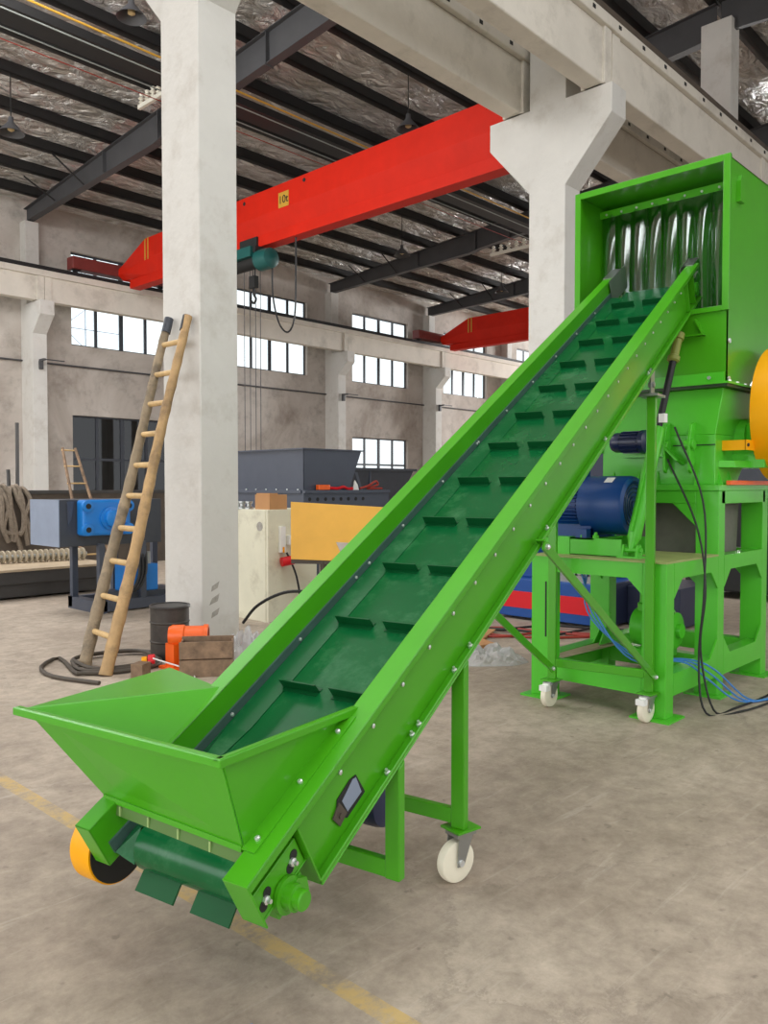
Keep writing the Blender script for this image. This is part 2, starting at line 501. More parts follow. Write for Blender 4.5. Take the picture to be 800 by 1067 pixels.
# far wall with window openings
ups = [(-6.3, -2.8), (-0.3, 3.2), (5.75, 9.25), (11.79, 15.29), (17.92, 21.44), (23.93, 27.43), (29.93, 33.36), (36.0, 39.5), (42.1, 45.6), (48.2, 51.7)]
UZ0, UZ1 = 5.82, 8.70
lows = {3: (1.0, 3.66), 5: (2.0, 3.52)}
g = G()
xe = sorted(set([-14, 55] + [v for w in ups for v in w]))
for x0, x1 in zip(xe[:-1], xe[1:]):
    idx = [i for i, w in enumerate(ups) if w[0] == x0 and w[1] == x1]
    holes = []
    if idx:
        if idx[0] in lows: holes.append(lows[idx[0]])
        holes.append((UZ0, UZ1))
    z = 0.0
    for a, b in holes:
        g.box(x0, x1, WY, WY + 0.26, z, a); z = b
    g.box(x0, x1, WY, WY + 0.26, z, 9.87)
tag(build(g, 'wall_left', PLASTER), 'stained grey plaster long wall with high windows', 'wall', kind='structure')
g = G(); g.box(55, 55.3, -12, 8, 0, 13); g.box(55, 55.3, 21, 24.66, 0, 13); g.box(55, 55.3, 8, 21, 0, 5.0); g.box(55, 55.3, 8, 21, 9.0, 13)
tag(build(g, 'wall_back', PLASTER), 'far end wall of the factory hall with a high window band', 'wall', kind='structure')
g = G(); g.box(-8, 55, -12.3, -12, 0, 1.1); g.box(-8, 55, -12.3, -12, 7.6, 12)
for k in range(10): g.box(-8 + k * 6.1, -7.6 + k * 6.1, -12.3, -12, 1.1, 7.6)
tag(build(g, 'wall_right', PLASTER), 'right long wall of the hall with a band of window openings', 'wall', kind='structure')


g = G(); g.box(-8.3, -8, 13, 24.66, 0, 9.9); g.box(-8.3, -8, -12.3, -9, 0, 12); g.box(-8.3, -8, -9, 13, 4.6, 12)
tag(build(g, 'wall_front', PLASTER), 'front end wall of the hall with its wide open doorway', 'wall', kind='structure')


def window(n, x0, x1, z0, z1, label, panes=4, transom=None, dark=False):
    t = thing('window_%d' % n, ((x0 + x1) / 2, WY + 0.12, z0), label, 'window', kind='structure')
    f = G(); w = 0.05
    y0, y1 = WY + 0.14, WY + 0.2
    f.box(x0, x0 + w, y0, y1, z0, z1).box(x1 - w, x1, y0, y1, z0, z1).box(x0, x1, y0, y1, z0, z0 + w).box(x0, x1, y0, y1, z1 - w, z1)
    fo = build(f, 'window_frame', SLATE_D, t)
    m = G()
    for k in range(1, panes):
        x = x0 + (x1 - x0) * k / panes
        ww = 0.065 if k == panes // 2 else 0.045
        m.box(x - ww, x + ww, y0, y1, z0 + w, z1 - w)
    if transom:
        m.box(x0 + w, x1 - w, y0 + 0.005, y1 - 0.005, transom - 0.04, transom + 0.04)
    build(m, 'mullion', SLATE_D, t)
    p = G(); p.box(x0 + w, x1 - w, y0 + 0.028, y0 + 0.034, z0 + w, z1 - w)
    build(p, 'pane', DGLASS if dark else GLASS, t)
    return t


for i, (x0, x1) in enumerate(ups):
    lab = {3: 'high bright window beside the bamboo ladder, left of the near column', 4: 'high bright window just right of the near column',
           5: 'high bright window above the low window, middle of the long wall', 6: 'high bright window behind the distant red crane'}.get(i, 'high bright window of the long wall, mostly hidden')
    window(i + 1, x0, x1, UZ0, UZ1, lab, transom=7.3)
window(11, 23.93, 27.43, 2.0, 3.52, 'low bright four-pane window above the slate hopper', transom=2.38)
window(12, 11.79, 15.29, 1.0, 3.66, 'large dark glazed window behind the bamboo ladder', transom=2.3, dark=True)
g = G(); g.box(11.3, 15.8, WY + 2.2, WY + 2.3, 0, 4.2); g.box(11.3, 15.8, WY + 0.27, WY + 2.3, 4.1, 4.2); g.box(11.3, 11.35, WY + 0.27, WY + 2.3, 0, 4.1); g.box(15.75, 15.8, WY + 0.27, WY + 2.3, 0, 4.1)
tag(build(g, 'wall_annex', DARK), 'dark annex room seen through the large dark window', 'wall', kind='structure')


# roof
def roof_z(y):
    return 9.65 + 0.078 * (24 - y) if y >= 6.4 else 9.65 + 0.078 * (24 - 6.4) - 0.078 * (6.4 - y)


g = G()
FOIL = foil_material()
for (ya, yb) in ((24.6, 6.4), (6.4, -12.3)):
    za, zb = roof_z(ya) + 0.24, roof_z(yb) + 0.24
    g.hexa([(-8, yb, zb), (55, yb, zb), (55, ya, za), (-8, ya, za), (-8, yb, zb + 0.1), (55, yb, zb + 0.1), (55, ya, za + 0.1), (-8, ya, za + 0.1)])
tag(build(g, 'ceiling', FOIL), 'crumpled silver foil roof lining over dark purlins', 'ceiling', kind='structure')

# purlins
ys = [23.3 - 1.4 * k for k in range(13)] + [5.6 - 1.4 * k for k in range(12)]
pr = None
for k, y in enumerate(ys):
    z = roof_z(y)
    if pr is None:
        g = G(); g.box(-8, 55, y - 0.05, y + 0.05, z, z + 0.24); g.box(-8, 55, y - 0.05, y + 0.14, z, z + 0.02)
        pr = build(g, 'roof_purlin', PURLIN); py, pz = y, z
        o = pr
    else:
        o = pr.copy(); COL.objects.link(o)
        o.location = pr.location + Vector((0, y - py, z - pz))
    tag(o, 'long black steel purlin running under the foil roof lining', 'purlin', 'purlins under the roof')

# rafters (one per bay frame)
for k, x in enumerate((-1.96, 4.14, 10.24, 16.34, 22.44, 28.54, 34.64, 40.74, 46.84)):
    lab = {2: 'grey steel rafter rising from the left wall past the near column', 4: 'grey steel rafter landing right of the high middle windows',
           5: 'grey steel rafter ending above the distant red crane'}.get(k)
    t = thing('roof_rafter', (x + 0.2, 15, roof_z(15) - 0.6), lab or 'grey tapered steel roof rafter, partly hidden by columns and beams', 'rafter',
              None if lab else 'partly hidden rafters')
    def prof(y):
        if y > 22: return 0.40
        if y > 17: return 0.62
        return 0.55
    seq = [24.35, 22, 17.2, 16.8, 6.5]
    low = [9.24, 9.32, 9.48, 9.56, 10.36]
    w = G()
    top = [(y, roof_z(y) - 0.005) for y in seq]
    bot = [(y, z) for y, z in zip(seq, low)]
    pts = [(x + 0.195, y, z) for y, z in top] + [(x + 0.195, y, z) for y, z in bot[::-1]]
    w.poly_prism(pts, (0.012, 0, 0))
    build(w, 'web', RAFTER, t)
    f = G()
    for a, b in zip(range(4), range(1, 5)):
        f.hexa([(x + 0.1, seq[a], low[a] - 0.012), (x + 0.3, seq[a], low[a] - 0.012), (x + 0.3, seq[b], low[b] - 0.012), (x + 0.1, seq[b], low[b] - 0.012),
                (x + 0.1, seq[a], low[a]), (x + 0.3, seq[a], low[a]), (x + 0.3, seq[b], low[b]), (x + 0.1, seq[b], low[b])])
    f.hexa([(x + 0.1, 24.35, roof_z(24.35) - 0.02), (x + 0.3, 24.35, roof_z(24.35) - 0.02), (x + 0.3, 6.5, roof_z(6.5) - 0.02), (x + 0.1, 6.5, roof_z(6.5) - 0.02),
            (x + 0.1, 24.35, roof_z(24.35) - 0.006), (x + 0.3, 24.35, roof_z(24.35) - 0.006), (x + 0.3, 6.5, roof_z(6.5) - 0.006), (x + 0.1, 6.5, roof_z(6.5) - 0.006)])
    build(f, 'flange', RAFTER, t)
    for y in (17.0, 15.6, 19.6, 13.0):
        zb = 9.24 + (24.35 - y) * 0.0445 if y > 17 else 9.5 + (17 - y) * 0.078
        s = G(); s.box(x + 0.1, x + 0.3, y - 0.01, y + 0.01, zb, roof_z(y) - 0.02)
        build(s, 'stiffener', RAFTER, t)
    for y in (20.6, 22.3):
        s = G(); s.cyl((x + 0.1, y, low[1] + 0.05), (x - 0.75, y, roof_z(y) + 0.02), 0.022, seg=6)
        build(s, 'fly_brace', PURLIN, t)
    # near bay half
    n2 = G()
    n2.poly_prism([(x + 0.15, 6.4, roof_z(6.4) - 0.01), (x + 0.15, -12, roof_z(-12) - 0.01), (x + 0.15, -12, roof_z(-12) - 0.5), (x + 0.15, 6.4, roof_z(6.4) - 0.6)], (0.1, 0, 0))
    build(n2, 'near_bay_web', RAFTER, t)

# concrete columns of the middle row
CW = 0.205


def column(x, label):
    t = thing('concrete_column', (x + CW, 6.44, 0), label, 'column')
    s = G(); x0, x1 = x, x + 2 * CW
    s.box(x0, x1, 6.14, 6.74, 0, roof_z(6.44) - 0.42)
    build(s, 'shaft', COLW, t, bevel=0.012)
    c = G()
    c.poly_prism([(x0 + 0.002, 6.145, 5.72), (x0 + 0.002, 5.43, 6.53), (x0 + 0.002, 5.43, 6.93), (x0 + 0.002, 7.45, 6.93), (x0 + 0.002, 7.45, 6.53), (x0 + 0.002, 6.735, 5.72)], (2 * CW - 0.004, 0, 0))
    build(c, 'corbel', COLW, t, bevel=0.012)
    return t


near_col = column(4.14, 'tall white concrete column with the bamboo ladder leaning on it')
column(10.24, 'white concrete column with a wide flared corbel behind the crusher hopper')
column(16.34, 'concrete column stub seen above the crane beam at the upper right')
for x in (22.44, 28.54, 34.64): column(x, 'white concrete column of the middle row, hidden by the crusher')
g = G()
for k, (dy, dz, h) in enumerate(((0.0, 0.0, 0.06), (-0.01, -0.12, 0.07), (0.0, -0.24, 0.06))):
    g.poly_prism([(4.24 + dy * 2, 6.1385, 0.50 + dz), (4.31, 6.1385, 0.53 + dz), (4.33, 6.1385, 0.53 + dz + h), (4.25, 6.1385, 0.49 + dz + h)], (0, 0.003, 0))
build(g, 'scuff_mark', SCUFF, near_col, label='three grey scuff marks low on the column')


# crane runway beams
def runway(name, y0, y1, lab, flange_side, xs=-6):
    t = thing('runway_beam', (20, (y0 + y1) / 2, 6.94), lab, 'crane beam')
    g = G(); g.box(xs, 50, y0, y1, 6.94, 7.70)
    build(g, 'web', BEAMC, t, bevel=0.02)
    g = G(); yc = (y0 + y1) / 2
    g.box(xs, 50, yc - 0.22, yc + 0.22, 7.70, 7.86)
    build(g, 'top_flange', BEAMC, t, bevel=0.015)
    g = G(); g.box(xs, 50, yc - 0.10, yc + 0.10, 7.86, 7.90); g.box(xs, 50, yc - 0.03, yc + 0.03, 7.90, 7.98)
    build(g, 'crane_rail', RUST, t)
    g = G(); g.box(xs, 50, yc - 0.215, yc - 0.13, 7.86, 7.95); build(g, 'edge_strip', RUST, t)
    for x in (4.14, 10.24, 16.34, 22.44):
        g = G(); g.box(x + CW - 0.22, x + CW - 0.03, y0 - 0.04, y1 + 0.04, 6.94, 7.70); g.box(x + CW + 0.03, x + CW + 0.24, y0 - 0.025, y1 + 0.025, 6.94, 7.70)
        build(g, 'end_stiffener', BEAMC, t, bevel=0.01)
    h = G()
    for k in range(46):
        x = -3.1 + k * 0.72
        h.box(x - 0.035, x + 0.035, yc - 0.228, yc + 0.228, 7.76, 7.81)
    build(h, 'bolt_hole', DARK, t)
    return t


runway('near', 5.57, 5.86, 'large grey concrete crane beam passing above the crusher hopper', -1)
runway('far', 6.88, 7.17, 'grey concrete crane beam behind the columns, upper middle', 1)

# far wall pilasters and crane beam
for k, x in enumerate((-2.0, 4.14, 10.24, 16.34, 22.38, 28.44, 34.6, 40.7)):
    lab = {2: 'wall pilaster with corbel at the far left', 4: 'wall pilaster with corbel between the high middle windows', 5: 'wall pilaster with corbel beneath the distant red crane'}.get(k)
    t = thing('wall_pilaster', (x + 0.2, 24.0, 0), lab or 'wall pilaster with corbel, hidden in part', 'pilaster', None if lab else 'hidden pilasters')
    g = G(); g.box(x, x + 0.42, 23.62, WY - 0.002, 0, 6.77)
    build(g, 'lower_shaft', COLW, t, bevel=0.01)
    g = G(); g.box(x, x + 0.40, 24.02, WY - 0.002, 6.77, 9.2)
    build(g, 'upper_shaft', COLW, t, bevel=0.01)
    g = G(); g.poly_prism([(x + 0.001, 23.63, 5.87), (x + 0.001, 23.1, 6.37), (x + 0.001, 23.1, 6.77), (x + 0.001, 23.64, 6.77)], (0.418, 0, 0))
    build(g, 'corbel', COLW, t, bevel=0.01)
t = thing('runway_beam', (20, 23.4, 6.78), 'grey concrete crane beam along the left wall windows', 'crane beam')
g = G(); g.box(-6, 50, 23.30, 23.58, 6.78, 7.47); build(g, 'web', BEAMC, t)
g = G(); g.box(-6, 50, 23.20, 23.68, 7.47, 7.64); build(g, 'top_flange', BEAMC, t)
g = G(); g.box(-6, 50, 23.36, 23.52, 7.64, 7.80); build(g, 'crane_rail', DARK, t)
for x in (10.24, 16.34, 22.38, 28.44):
    g = G(); g.box(x, x + 0.2, 23.26, 23.62, 6.78, 7.47); g.box(x + 0.22, x + 0.42, 23.27, 23.61, 6.78, 7.47); build(g, 'end_stiffener', BEAMC, t)

# wall pipe with brackets
t = thing('wall_pipe', (14, 24.3, 5.15), 'thin conduit pipe running along the left wall below the windows', 'pipe')
g = G(); g.cyl((-5, 24.33, 5.16), (22.5, 24.33, 5.16), 0.028, seg=8); g.cyl((22.5, 24.33, 5.16), (45, 24.33, 5.16), 0.028, seg=8); build(g, 'conduit', RAFTER, t)
for x in (10.45, 22.6, 28.65):
    g = G(); g.box(x - 0.03, x + 0.03, 23.3, 23.62, 5.08, 5.14); g.box(x, x + 0.6, 23.32, 23.36, 5.1, 5.13)
    g.box(x - 0.05, x + 0.05, 23.5, 23.6, 4.85, 5.08)
    build(g, 'bracket', RAFTER, t)


# ================================================================== OVERHEAD CRANES
def crane(xc, label, ysgn, hoist):
    t = thing('overhead_crane', (xc, 15, 7.9), label, 'crane')
    def sec(y, top, bot):
        h = top - bot
        return [Vector((xc + a, y, bot + b * h)) for a, b in ((-0.13, 0.16), (-0.30, 0.52), (-0.30, 1.0), (0.30, 1.0), (0.30, 0.52), (0.13, 0.16))]
    g = G(); ZT, ZB = 8.78, 7.52
    ZT2 = 8.72
    g.rings([sec(7.0, ZT, ZB), sec(21.7, ZT2, ZB), sec(23.05, 8.16, 7.72), sec(23.25, 8.10, 7.72)])
    build(g, 'box_girder', CRANE_R, t)
    g = G(); g.box(xc - 0.05, xc + 0.05, 7.0, 22.8, ZB - 0.02, ZB + 0.24); g.box(xc - 0.17, xc + 0.17, 7.0, 22.8, ZB - 0.05, ZB)
    g.box(xc - 0.17, xc - 0.12, 7.0, 22.8, ZB, ZB + 0.21); g.box(xc + 0.12, xc + 0.17, 7.0, 22.8, ZB, ZB + 0.21)
    build(g, 'bottom_rail', CRANE_R, t)
    g = G(); g.box(xc - 1.75, xc + 1.75, 23.24, 23.64, 7.88, 8.24); build(g, 'end_carriage', CRANE_DR, t, bevel=0.02)
    for x in (-1.55, 1.3):
        w = G(); w.cyl((xc + x, 23.36, 7.96), (xc + x, 23.52, 7.96), 0.14); build(w, 'wheel', DARK, t)
    g = G(); g.box(xc - 0.304, xc - 0.30, 21.5, 21.56, 8.1, 8.74); g.box(xc - 0.304, xc - 0.30, 21.66, 21.72, 8.1, 8.72)
    build(g, 'hazard_stripe', CAB_YEL, t)
    return t, ZB


cr, ZB = crane(13.05, 'long red overhead crane girder carrying the 10t plate', -1, True)
g = G(); g.box(12.742, 12.75, 15.16, 15.54, 8.17, 8.53)
plate = build(g, 'load_plate', CAB_YEL, cr, label='yellow plate marked 10t')
# lettering "10t"
cu = bpy.data.curves.new('load_text', 'FONT'); cu.body = '10t'; cu.size = 0.27; cu.extrude = 0.003; cu.align_x = 'CENTER'; cu.align_y = 'CENTER'
tmp = bpy.data.objects.new('load_text_tmp', cu); COL.objects.link(tmp)
bpy.context.view_layer.update()
me = bpy.data.meshes.new_from_object(tmp.evaluated_get(bpy.context.evaluated_depsgraph_get()))
bpy.data.objects.remove(tmp)
R = Matrix(((0, 0, -1), (-1, 0, 0), (0, 1, 0)))   # text x -> -Y, text y -> Z, normal -> -X
for v in me.vertices: v.co = R @ v.co + Vector((12.738, 15.35, 8.345)) - ORG[cr.name]
me.materials.append(BLACK)
o = bpy.data.objects.new('load_lettering', me); COL.objects.link(o); o.parent = plate; ORG[o.name] = ORG[cr.name]
for (y, z) in ((14.6, 8.62), (16.9, 8.6)):
    g = G(); g.cyl((12.742, y, z), (12.75, y, z), 0.05, seg=10); build(g, 'vent_hole', DARK, cr)
cr2, _ = crane(28.6, 'distant red overhead crane girder at the far end of the hall', -1, False)

# hoist trolley
t = thing('electric_hoist', (13.05, 16.7, 6.8), 'dark teal electric hoist hanging under the red crane girder', 'hoist')
g = G(); g.cyl((12.95, 16.3, 7.18), (12.95, 17.6, 7.18), 0.2); build(g, 'rope_drum', DARK, t, smooth=True)
g = G(); g.lathe((12.9, 15.95, 7.12), (0, 1, 0), [(0.1, 0), (0.24, 0.06), (0.26, 0.2), (0.26, 0.5), (0.2, 0.55)]); build(g, 'hoist_motor', TEAL, t, smooth=True)
g = G(); g.box(12.7, 13.4, 16.4, 17.3, 7.3, 7.46); g.box(12.82, 12.88, 16.5, 17.2, 7.3, 7.72); g.box(13.22, 13.28, 16.5, 17.2, 7.3, 7.72); build(g, 'trolley_frame', DARK, t)
for y in (16.6, 17.1):
    for x in (12.84, 13.21):
        w = G(); w.cyl((x, y, 7.62), (x + 0.05, y, 7.62), 0.1); build(w, 'trolley_wheel', DARK, t)
g = G(); g.box(12.62, 12.78, 16.5, 17.4, 7.2, 7.45); build(g, 'control_box', TEAL, t)
g = G()
for y in (16.75, 16.83): g.cyl((12.95, y, 6.75), (12.95, y, 7.05), 0.012, seg=6)
build(g, 'hoist_rope', DARK, t)
g = G(); g.box(12.88, 13.02, 16.68, 16.9, 6.5, 6.8)
g.tube(smooth_pts([(12.95, 16.79, 6.5), (12.95, 16.79, 6.35), (12.95, 16.70, 6.22), (12.95, 16.78, 6.12), (12.95, 16.9, 6.2), (12.95, 16.92, 6.28)]), 0.03)
build(g, 'hook_block', DARK, t)
o = build(G().tube(smooth_pts([(13.0, 16.1, 7.0), (13.0, 16.08, 6.2), (13.0, 15.85, 5.5), (13.0, 15.5, 5.23), (13.0, 15.25, 5.6), (13.0, 15.2, 6.7), (13.0, 15.2, 7.5)]), 0.022), 'pendant_cable', BLACK)
tag(o, 'black cable loop hanging from the red crane beside the hoist', 'cable')
for k, y in enumerate((17.25, 17.05, 16.86, 16.70)):
    o = build(G().cyl((13.0 + 0.03 * k, y, 0.9), (13.0 + 0.03 * k, y, 7.25 if k else 7.3), 0.011, seg=6), 'hanging_rope', RAFTER)
    tag(o, 'thin grey rope hanging straight down beside the near column', 'rope', 'ropes hanging by the near column')


# pendant lamps
def lamp(x, y, z, top, lab):
    t = thing('pendant_lamp', (x, y, z), lab, 'lamp')
    g = G(); g.lathe((x, y, z), (0, 0, 1), [(0.27, 0), (0.25, 0.02), (0.06, 0.24), (0.05, 0.34)], 20, cap=False)
    build(g, 'shade', RAFTER, t, smooth=True)
    g = G(); g.lathe((x, y, z + 0.02), (0, 0, 1), [(0.02, 0.02), (0.07, 0.05), (0.07, 0.12), (0.03, 0.2)], 12); build(g, 'bulb', LAMPW, t, smooth=True)
    g = G(); g.cyl((x, y, z + 0.33), (x, y, top), 0.012, seg=6); build(g, 'cord', BLACK, t)


lamp(7.28, 17.70, 8.9, 10.2, 'pendant lamp hanging at the far left edge of the roof')
lamp(7.71, 13.5, 9.85, 10.52, 'pendant lamp hanging near the top, left of the near column')
lamp(13.6, 12.1, 9.3, 10.64, 'pendant lamp hanging just above the red crane girder')
lamp(19.6, 17.7, 8.85, 10.2, 'pendant lamp hanging below the red crane near the rafter')
lamp(27.1, 19.1, 9.2, 10.1, 'small distant pendant lamp above the far red crane')


# conductor bars with insulators, and their cables
def conductor(x, y0, y1, z, n, lab):
    t = thing('conductor_bracket', (x, (y0 + y1) / 2, z), lab, 'bracket')
    g = G(); g.box(x, x + 0.07, y0, y1, z, z + 0.09); build(g, 'arm', INSUL, t)
    for k in range(n):
        y = y1 - 0.12 - k * (y1 - y0 - 0.2) / n
        g = G(); g.lathe((x + 0.035, y, z + 0.09), (0, 0, 1), [(0.035, 0), (0.07, 0.03), (0.03, 0.07), (0.085, 0.11), (0.035, 0.15), (0.06, 0.2), (0.02, 0.23)], 12)
        build(g, 'insulator', INSUL, t, smooth=True)
    g = G(); g.bar((x + 0.035, y0 + 0.1, z), (x + 0.035, y0 + 0.1, roof_z(y0) - 0.3), 0.04, 0.04, (1, 0, 0)); build(g, 'hanger', PURLIN, t)


conductor(9.55, 14.9, 16.5, 9.78, 6, 'white insulator bracket just left of the near column')
conductor(22.3, 13.9, 16.2, 9.1, 7, 'white insulator bracket left of the far column corbel')
for y, z, r, m, lab in ((13.9, 9.55, 0.02, CAB_YEL, 'yellow cable running under the purlins at the upper left'), (14.35, 9.5, 0.014, CAB_GRY, 'upper grey wire beside the yellow cable'),
                        (14.95, 9.5, 0.014, CAB_GRY, 'lower grey wire beside the yellow cable'), (15.5, 9.58, 0.010, CAB_RED, 'thin red wire under the grey wires')):
    o = build(G().cyl((-6, y, z + 0.1), (24, y, z), r, seg=8), 'overhead_cable', m); tag(o, lab, 'cable')
o = build(G().box(-6, 24, 14.35, 14.95, 9.62, 9.78), 'cable_tray', PURLIN); tag(o, 'black cable tray running under the purlins at the upper left', 'cable tray')

# power pylon outside the far-left window
t = thing('power_pylon', (18.0, 60, 0), 'faint lattice power pylon outside the high left window', 'pylon')
g = G()
for sx in (-0.9, 0.9):
    g.bar((29.2 + sx, 60, 0), (29.2 + sx, 60, 24), 0.06, 0.06, (1, 0, 0))
for k in range(16):
    z = k * 1.5
    a, b = (-0.9, 0.9) if k % 2 else (0.9, -0.9)
    g.bar((29.2 + a, 60, z), (29.2 + b, 60, z + 1.5), 0.04, 0.04, (0, 1, 0))
for z in (13.5, 15.5):
    g.bar((25.5, 60, z), (33, 60, z), 0.05, 0.05)
build(g, 'lattice', SLATE_L, t)
t.location = (29.2, 60, 0)
for c in t.children:
    for v in c.data.vertices: v.co += Vector((18.0 - 29.2, 0, 0))

# ================================================================== BELT CONVEYOR
AZ = math.radians(10); TH = math.atan(0.547)
A = Vector((math.cos(AZ), math.sin(AZ), 0)); B = Vector((-math.sin(AZ), math.cos(AZ), 0)); Z = Vector((0, 0, 1))
T = A * math.cos(TH) + Z * math.sin(TH); NN = -A * math.sin(TH) + Z * math.cos(TH)
O = A * 1.456 + Z * 0.465
MC = Matrix(((T.x, B.x, NN.x, O.x), (T.y, B.y, NN.y, O.y), (T.z, B.z, NN.z, O.z), (0, 0, 0, 1)))      # (s, b, n) along the slope
MA = Matrix(((A.x, B.x, 0, 0), (A.y, B.y, 0, 0), (A.z, B.z, 1, 0), (0, 0, 0, 1)))                       # (a, b, z) level frame


def C(s, b, n): return MC @ Vector((s, b, n))
def L(a, b, z): return MA @ Vector((a, b, z))


root = L(2.6, 1.7, 0)
cv = thing('belt_conveyor', root, 'bright green inclined belt conveyor with a loading hopper, feeding the crusher', 'conveyor')
B0, B1 = 1.36, 2.035          # outer faces of the flanges
NI, FI = 1.445, 1.968         # web faces towards the belt
SE = 5.42
# near side channel
g = G()
g.box(0.0, SE, B0, NI, -0.006, 0, MC); g.box(0.0, SE, B0, B0 + 0.006, -0.026, 0, MC)
g.box(0.21, SE, NI - 0.006, NI, -0.245, 0, MC); g.box(0.0, 0.22, NI - 0.006, NI, -0.155, 0, MC)
WB = 1.395
near = build(g, 'side_channel', GREEN, cv, bevel=0.003)
g = G(); g.box(0.0, 0.22, B0 + 0.02, NI - 0.006, -0.155, -0.149, MC)
build(g, 'tail_ledge', GREEN, near, bevel=0.002)
g = G(); g.box(0.21, SE, B0, NI, -0.251, -0.245, MC); g.box(0.21, SE - 0.06, B0 + 0.002, B0 + 0.008, -0.245, -0.232, MC)
build(g, 'bottom_flange', GREEN, near, bevel=0.002)
g = G(); g.box(0.21, 5.05, WB, WB + 0.006, -0.245, -0.003, MC)
g.box(0.21, 0.216, B0 + 0.002, NI, -0.245, -0.03, MC)
build(g, 'cover_plate', GREEN, near, bevel=0.002)
g = G(); g.box(0.0, 0.006, B0, NI, -0.155, 0, MC)
build(g, 'end_cap', GREEN, near, bevel=0.002)
# far side channel
g = G()
g.box(0.0, SE, FI, B1, -0.006, 0, MC); g.box(0.21, SE, FI, FI + 0.006, -0.245, 0, MC); g.box(0.0, 0.21, FI, FI + 0.006, -0.15, 0, MC); g.box(0.21, SE, FI, B1, -0.251, -0.245, MC); g.box(0, 0.006, FI, B1, -0.15, 0, MC)
g.box(0.0, SE, B1 - 0.006, B1, -0.026, 0, MC)
# cut tail below is covered by the short end plate
far = build(g, 'side_channel', GREEN, cv, bevel=0.003)
# web bolts
k = 0
for s in [0.45 + 0.195 * i for i in range(24)]:
    g = G(); g.lathe(C(s, WB, -0.07), -B, [(0.008, 0), (0.008, 0.006), (0.003, 0.008)], 8)
    build(g, 'bolt', ZINC, near)
for s in (0.62, 0.79, 0.84, 1.12, 1.26, 2.1, 3.0, 3.9):
    g = G(); g.lathe(C(s, B0 + 0.018, -0.245), NN, [(0.010, 0), (0.010, 0.010), (0.005, 0.012), (0.005, 0.022)], 8)
    build(g, 'flange_bolt', ZINC, near)
for s in [0.6 + 0.42 * i for i in range(12)] + [1.55, 2.72]:
    g = G(); g.lathe(C(s, FI - 0.008, -0.098), -B, [(0.007, 0), (0.007, 0.005), (0.003, 0.007)], 8)
    build(g, 'bolt', ZINC, far)
# access hole with its inspection flap
g = G(); g.poly_prism([C(0.475, WB - 0.001, -0.125), C(0.505, WB - 0.001, -0.135), C(0.515, WB - 0.001, -0.215), C(0.41, WB - 0.001, -0.215), C(0.375, WB - 0.001, -0.165), C(0.40, WB - 0.001, -0.130)], B * -0.002)
build(g, 'access_hole', DARK, near, label='dark diamond-shaped access hole')
g = G(); g.poly_prism([C(0.485, WB - 0.0035, -0.133), C(0.50, WB - 0.0035, -0.14), C(0.50, WB - 0.0035, -0.200), C(0.42, WB - 0.0035, -0.198), C(0.415, WB - 0.0035, -0.150)], B * -0.001)
build(g, 'inspection_plate', SLATE_L, near, label='pale grey plate inside the access hole')
g = G(); g.poly_prism([C(0.355, WB - 0.0035, -0.160), C(0.40, WB - 0.0035, -0.140), C(0.415, WB - 0.0035, -0.195), C(0.37, WB - 0.0035, -0.205)], B * -0.004); g.cyl(C(0.385, WB - 0.0075, -0.176), C(0.385, WB - 0.013, -0.176), 0.008)
build(g, 'latch_plate', RUST, near)
# take-up plate at the tail
PB_ = 1.383
g = G(); g.box(0.012, 0.205, PB_, PB_ + 0.008, -0.149, -0.062, MC); g.box(0.012, 0.205, PB_ + 0.008, NI - 0.006, -0.068, -0.062, MC)
build(g, 'take_up_plate', GREEN, near, bevel=0.002)
for s in (0.045, 0.165):
    g = G()
    for ds, dn in ((-0.012, -0.010), (0.014, 0.010)): g.cyl(C(s + ds, PB_, -0.108 + dn), C(s + ds, PB_ - 0.002, -0.108 + dn), 0.015, seg=14)
    build(g, 'adjuster_slot', DARK, near)
    g = G(); g.lathe(C(s, PB_ - 0.001, -0.108), -B, [(0.012, 0), (0.012, 0.008), (0.006, 0.010), (0.006, 0.02)], 8); build(g, 'adjuster_bolt', ZINC, near)
# skirts
BB0, BB1 = 1.505, 1.89
for b0, b1, bi in ((NI, NI + 0.008, BB0 - 0.003), (FI - 0.008, FI, BB1 + 0.003)):
    g = G(); g.box(0.03, SE - 0.2, b0, b1, -0.125, -0.082, MC); build(g, 'skirt_strip', SKIRT, cv)
    bo = b0 if b0 < 1.7 else b1
    bo = bo + (0.009 if b0 < 1.7 else -0.009)
    g = G()
    def q4(s_, b_, n_): return [C(s_, b_, n_), C(s_, b_, n_ - 0.005)]
    ov = 0.022 if b0 < 1.7 else -0.022
    st = [(0.03, -0.120, -0.150, 0), (0.10, -0.112, -0.073, 0), (0.16, -0.112, -0.077, 1), (0.58, -0.112, -0.1255, 1), (SE - 0.22, -0.112, -0.1255, 1)]
    rg = []
    for s_, no_, ni_, e_ in st:
        be = bi + ov * e_
        rg.append([C(s_, bo, no_), C(s_, be, ni_), C(s_, be, ni_ - 0.002), C(s_, bo, no_ - 0.002)])
    g.rings(rg); build(g, 'skirt_rubber', GREEN_B, cv)
# unpainted end liners
g = G(); g.box(5.2, 5.62, FI - 0.016, FI - 0.0125, -0.16, 0.012, MC); g.box(5.32, 5.56, FI - 0.014, B1 + 0.004, 0.001, 0.006, MC); build(g, 'end_liner', STEEL, cv, label='bare steel end liner')
g = G(); g.box(5.25, 5.56, NI + 0.0125, NI + 0.016, -0.16, 0.012, MC); g.box(5.36, 5.55, B0 + 0.03, NI + 0.014, 0.001, 0.006, MC); build(g, 'end_liner', STEEL, cv, label='bare steel end liner')
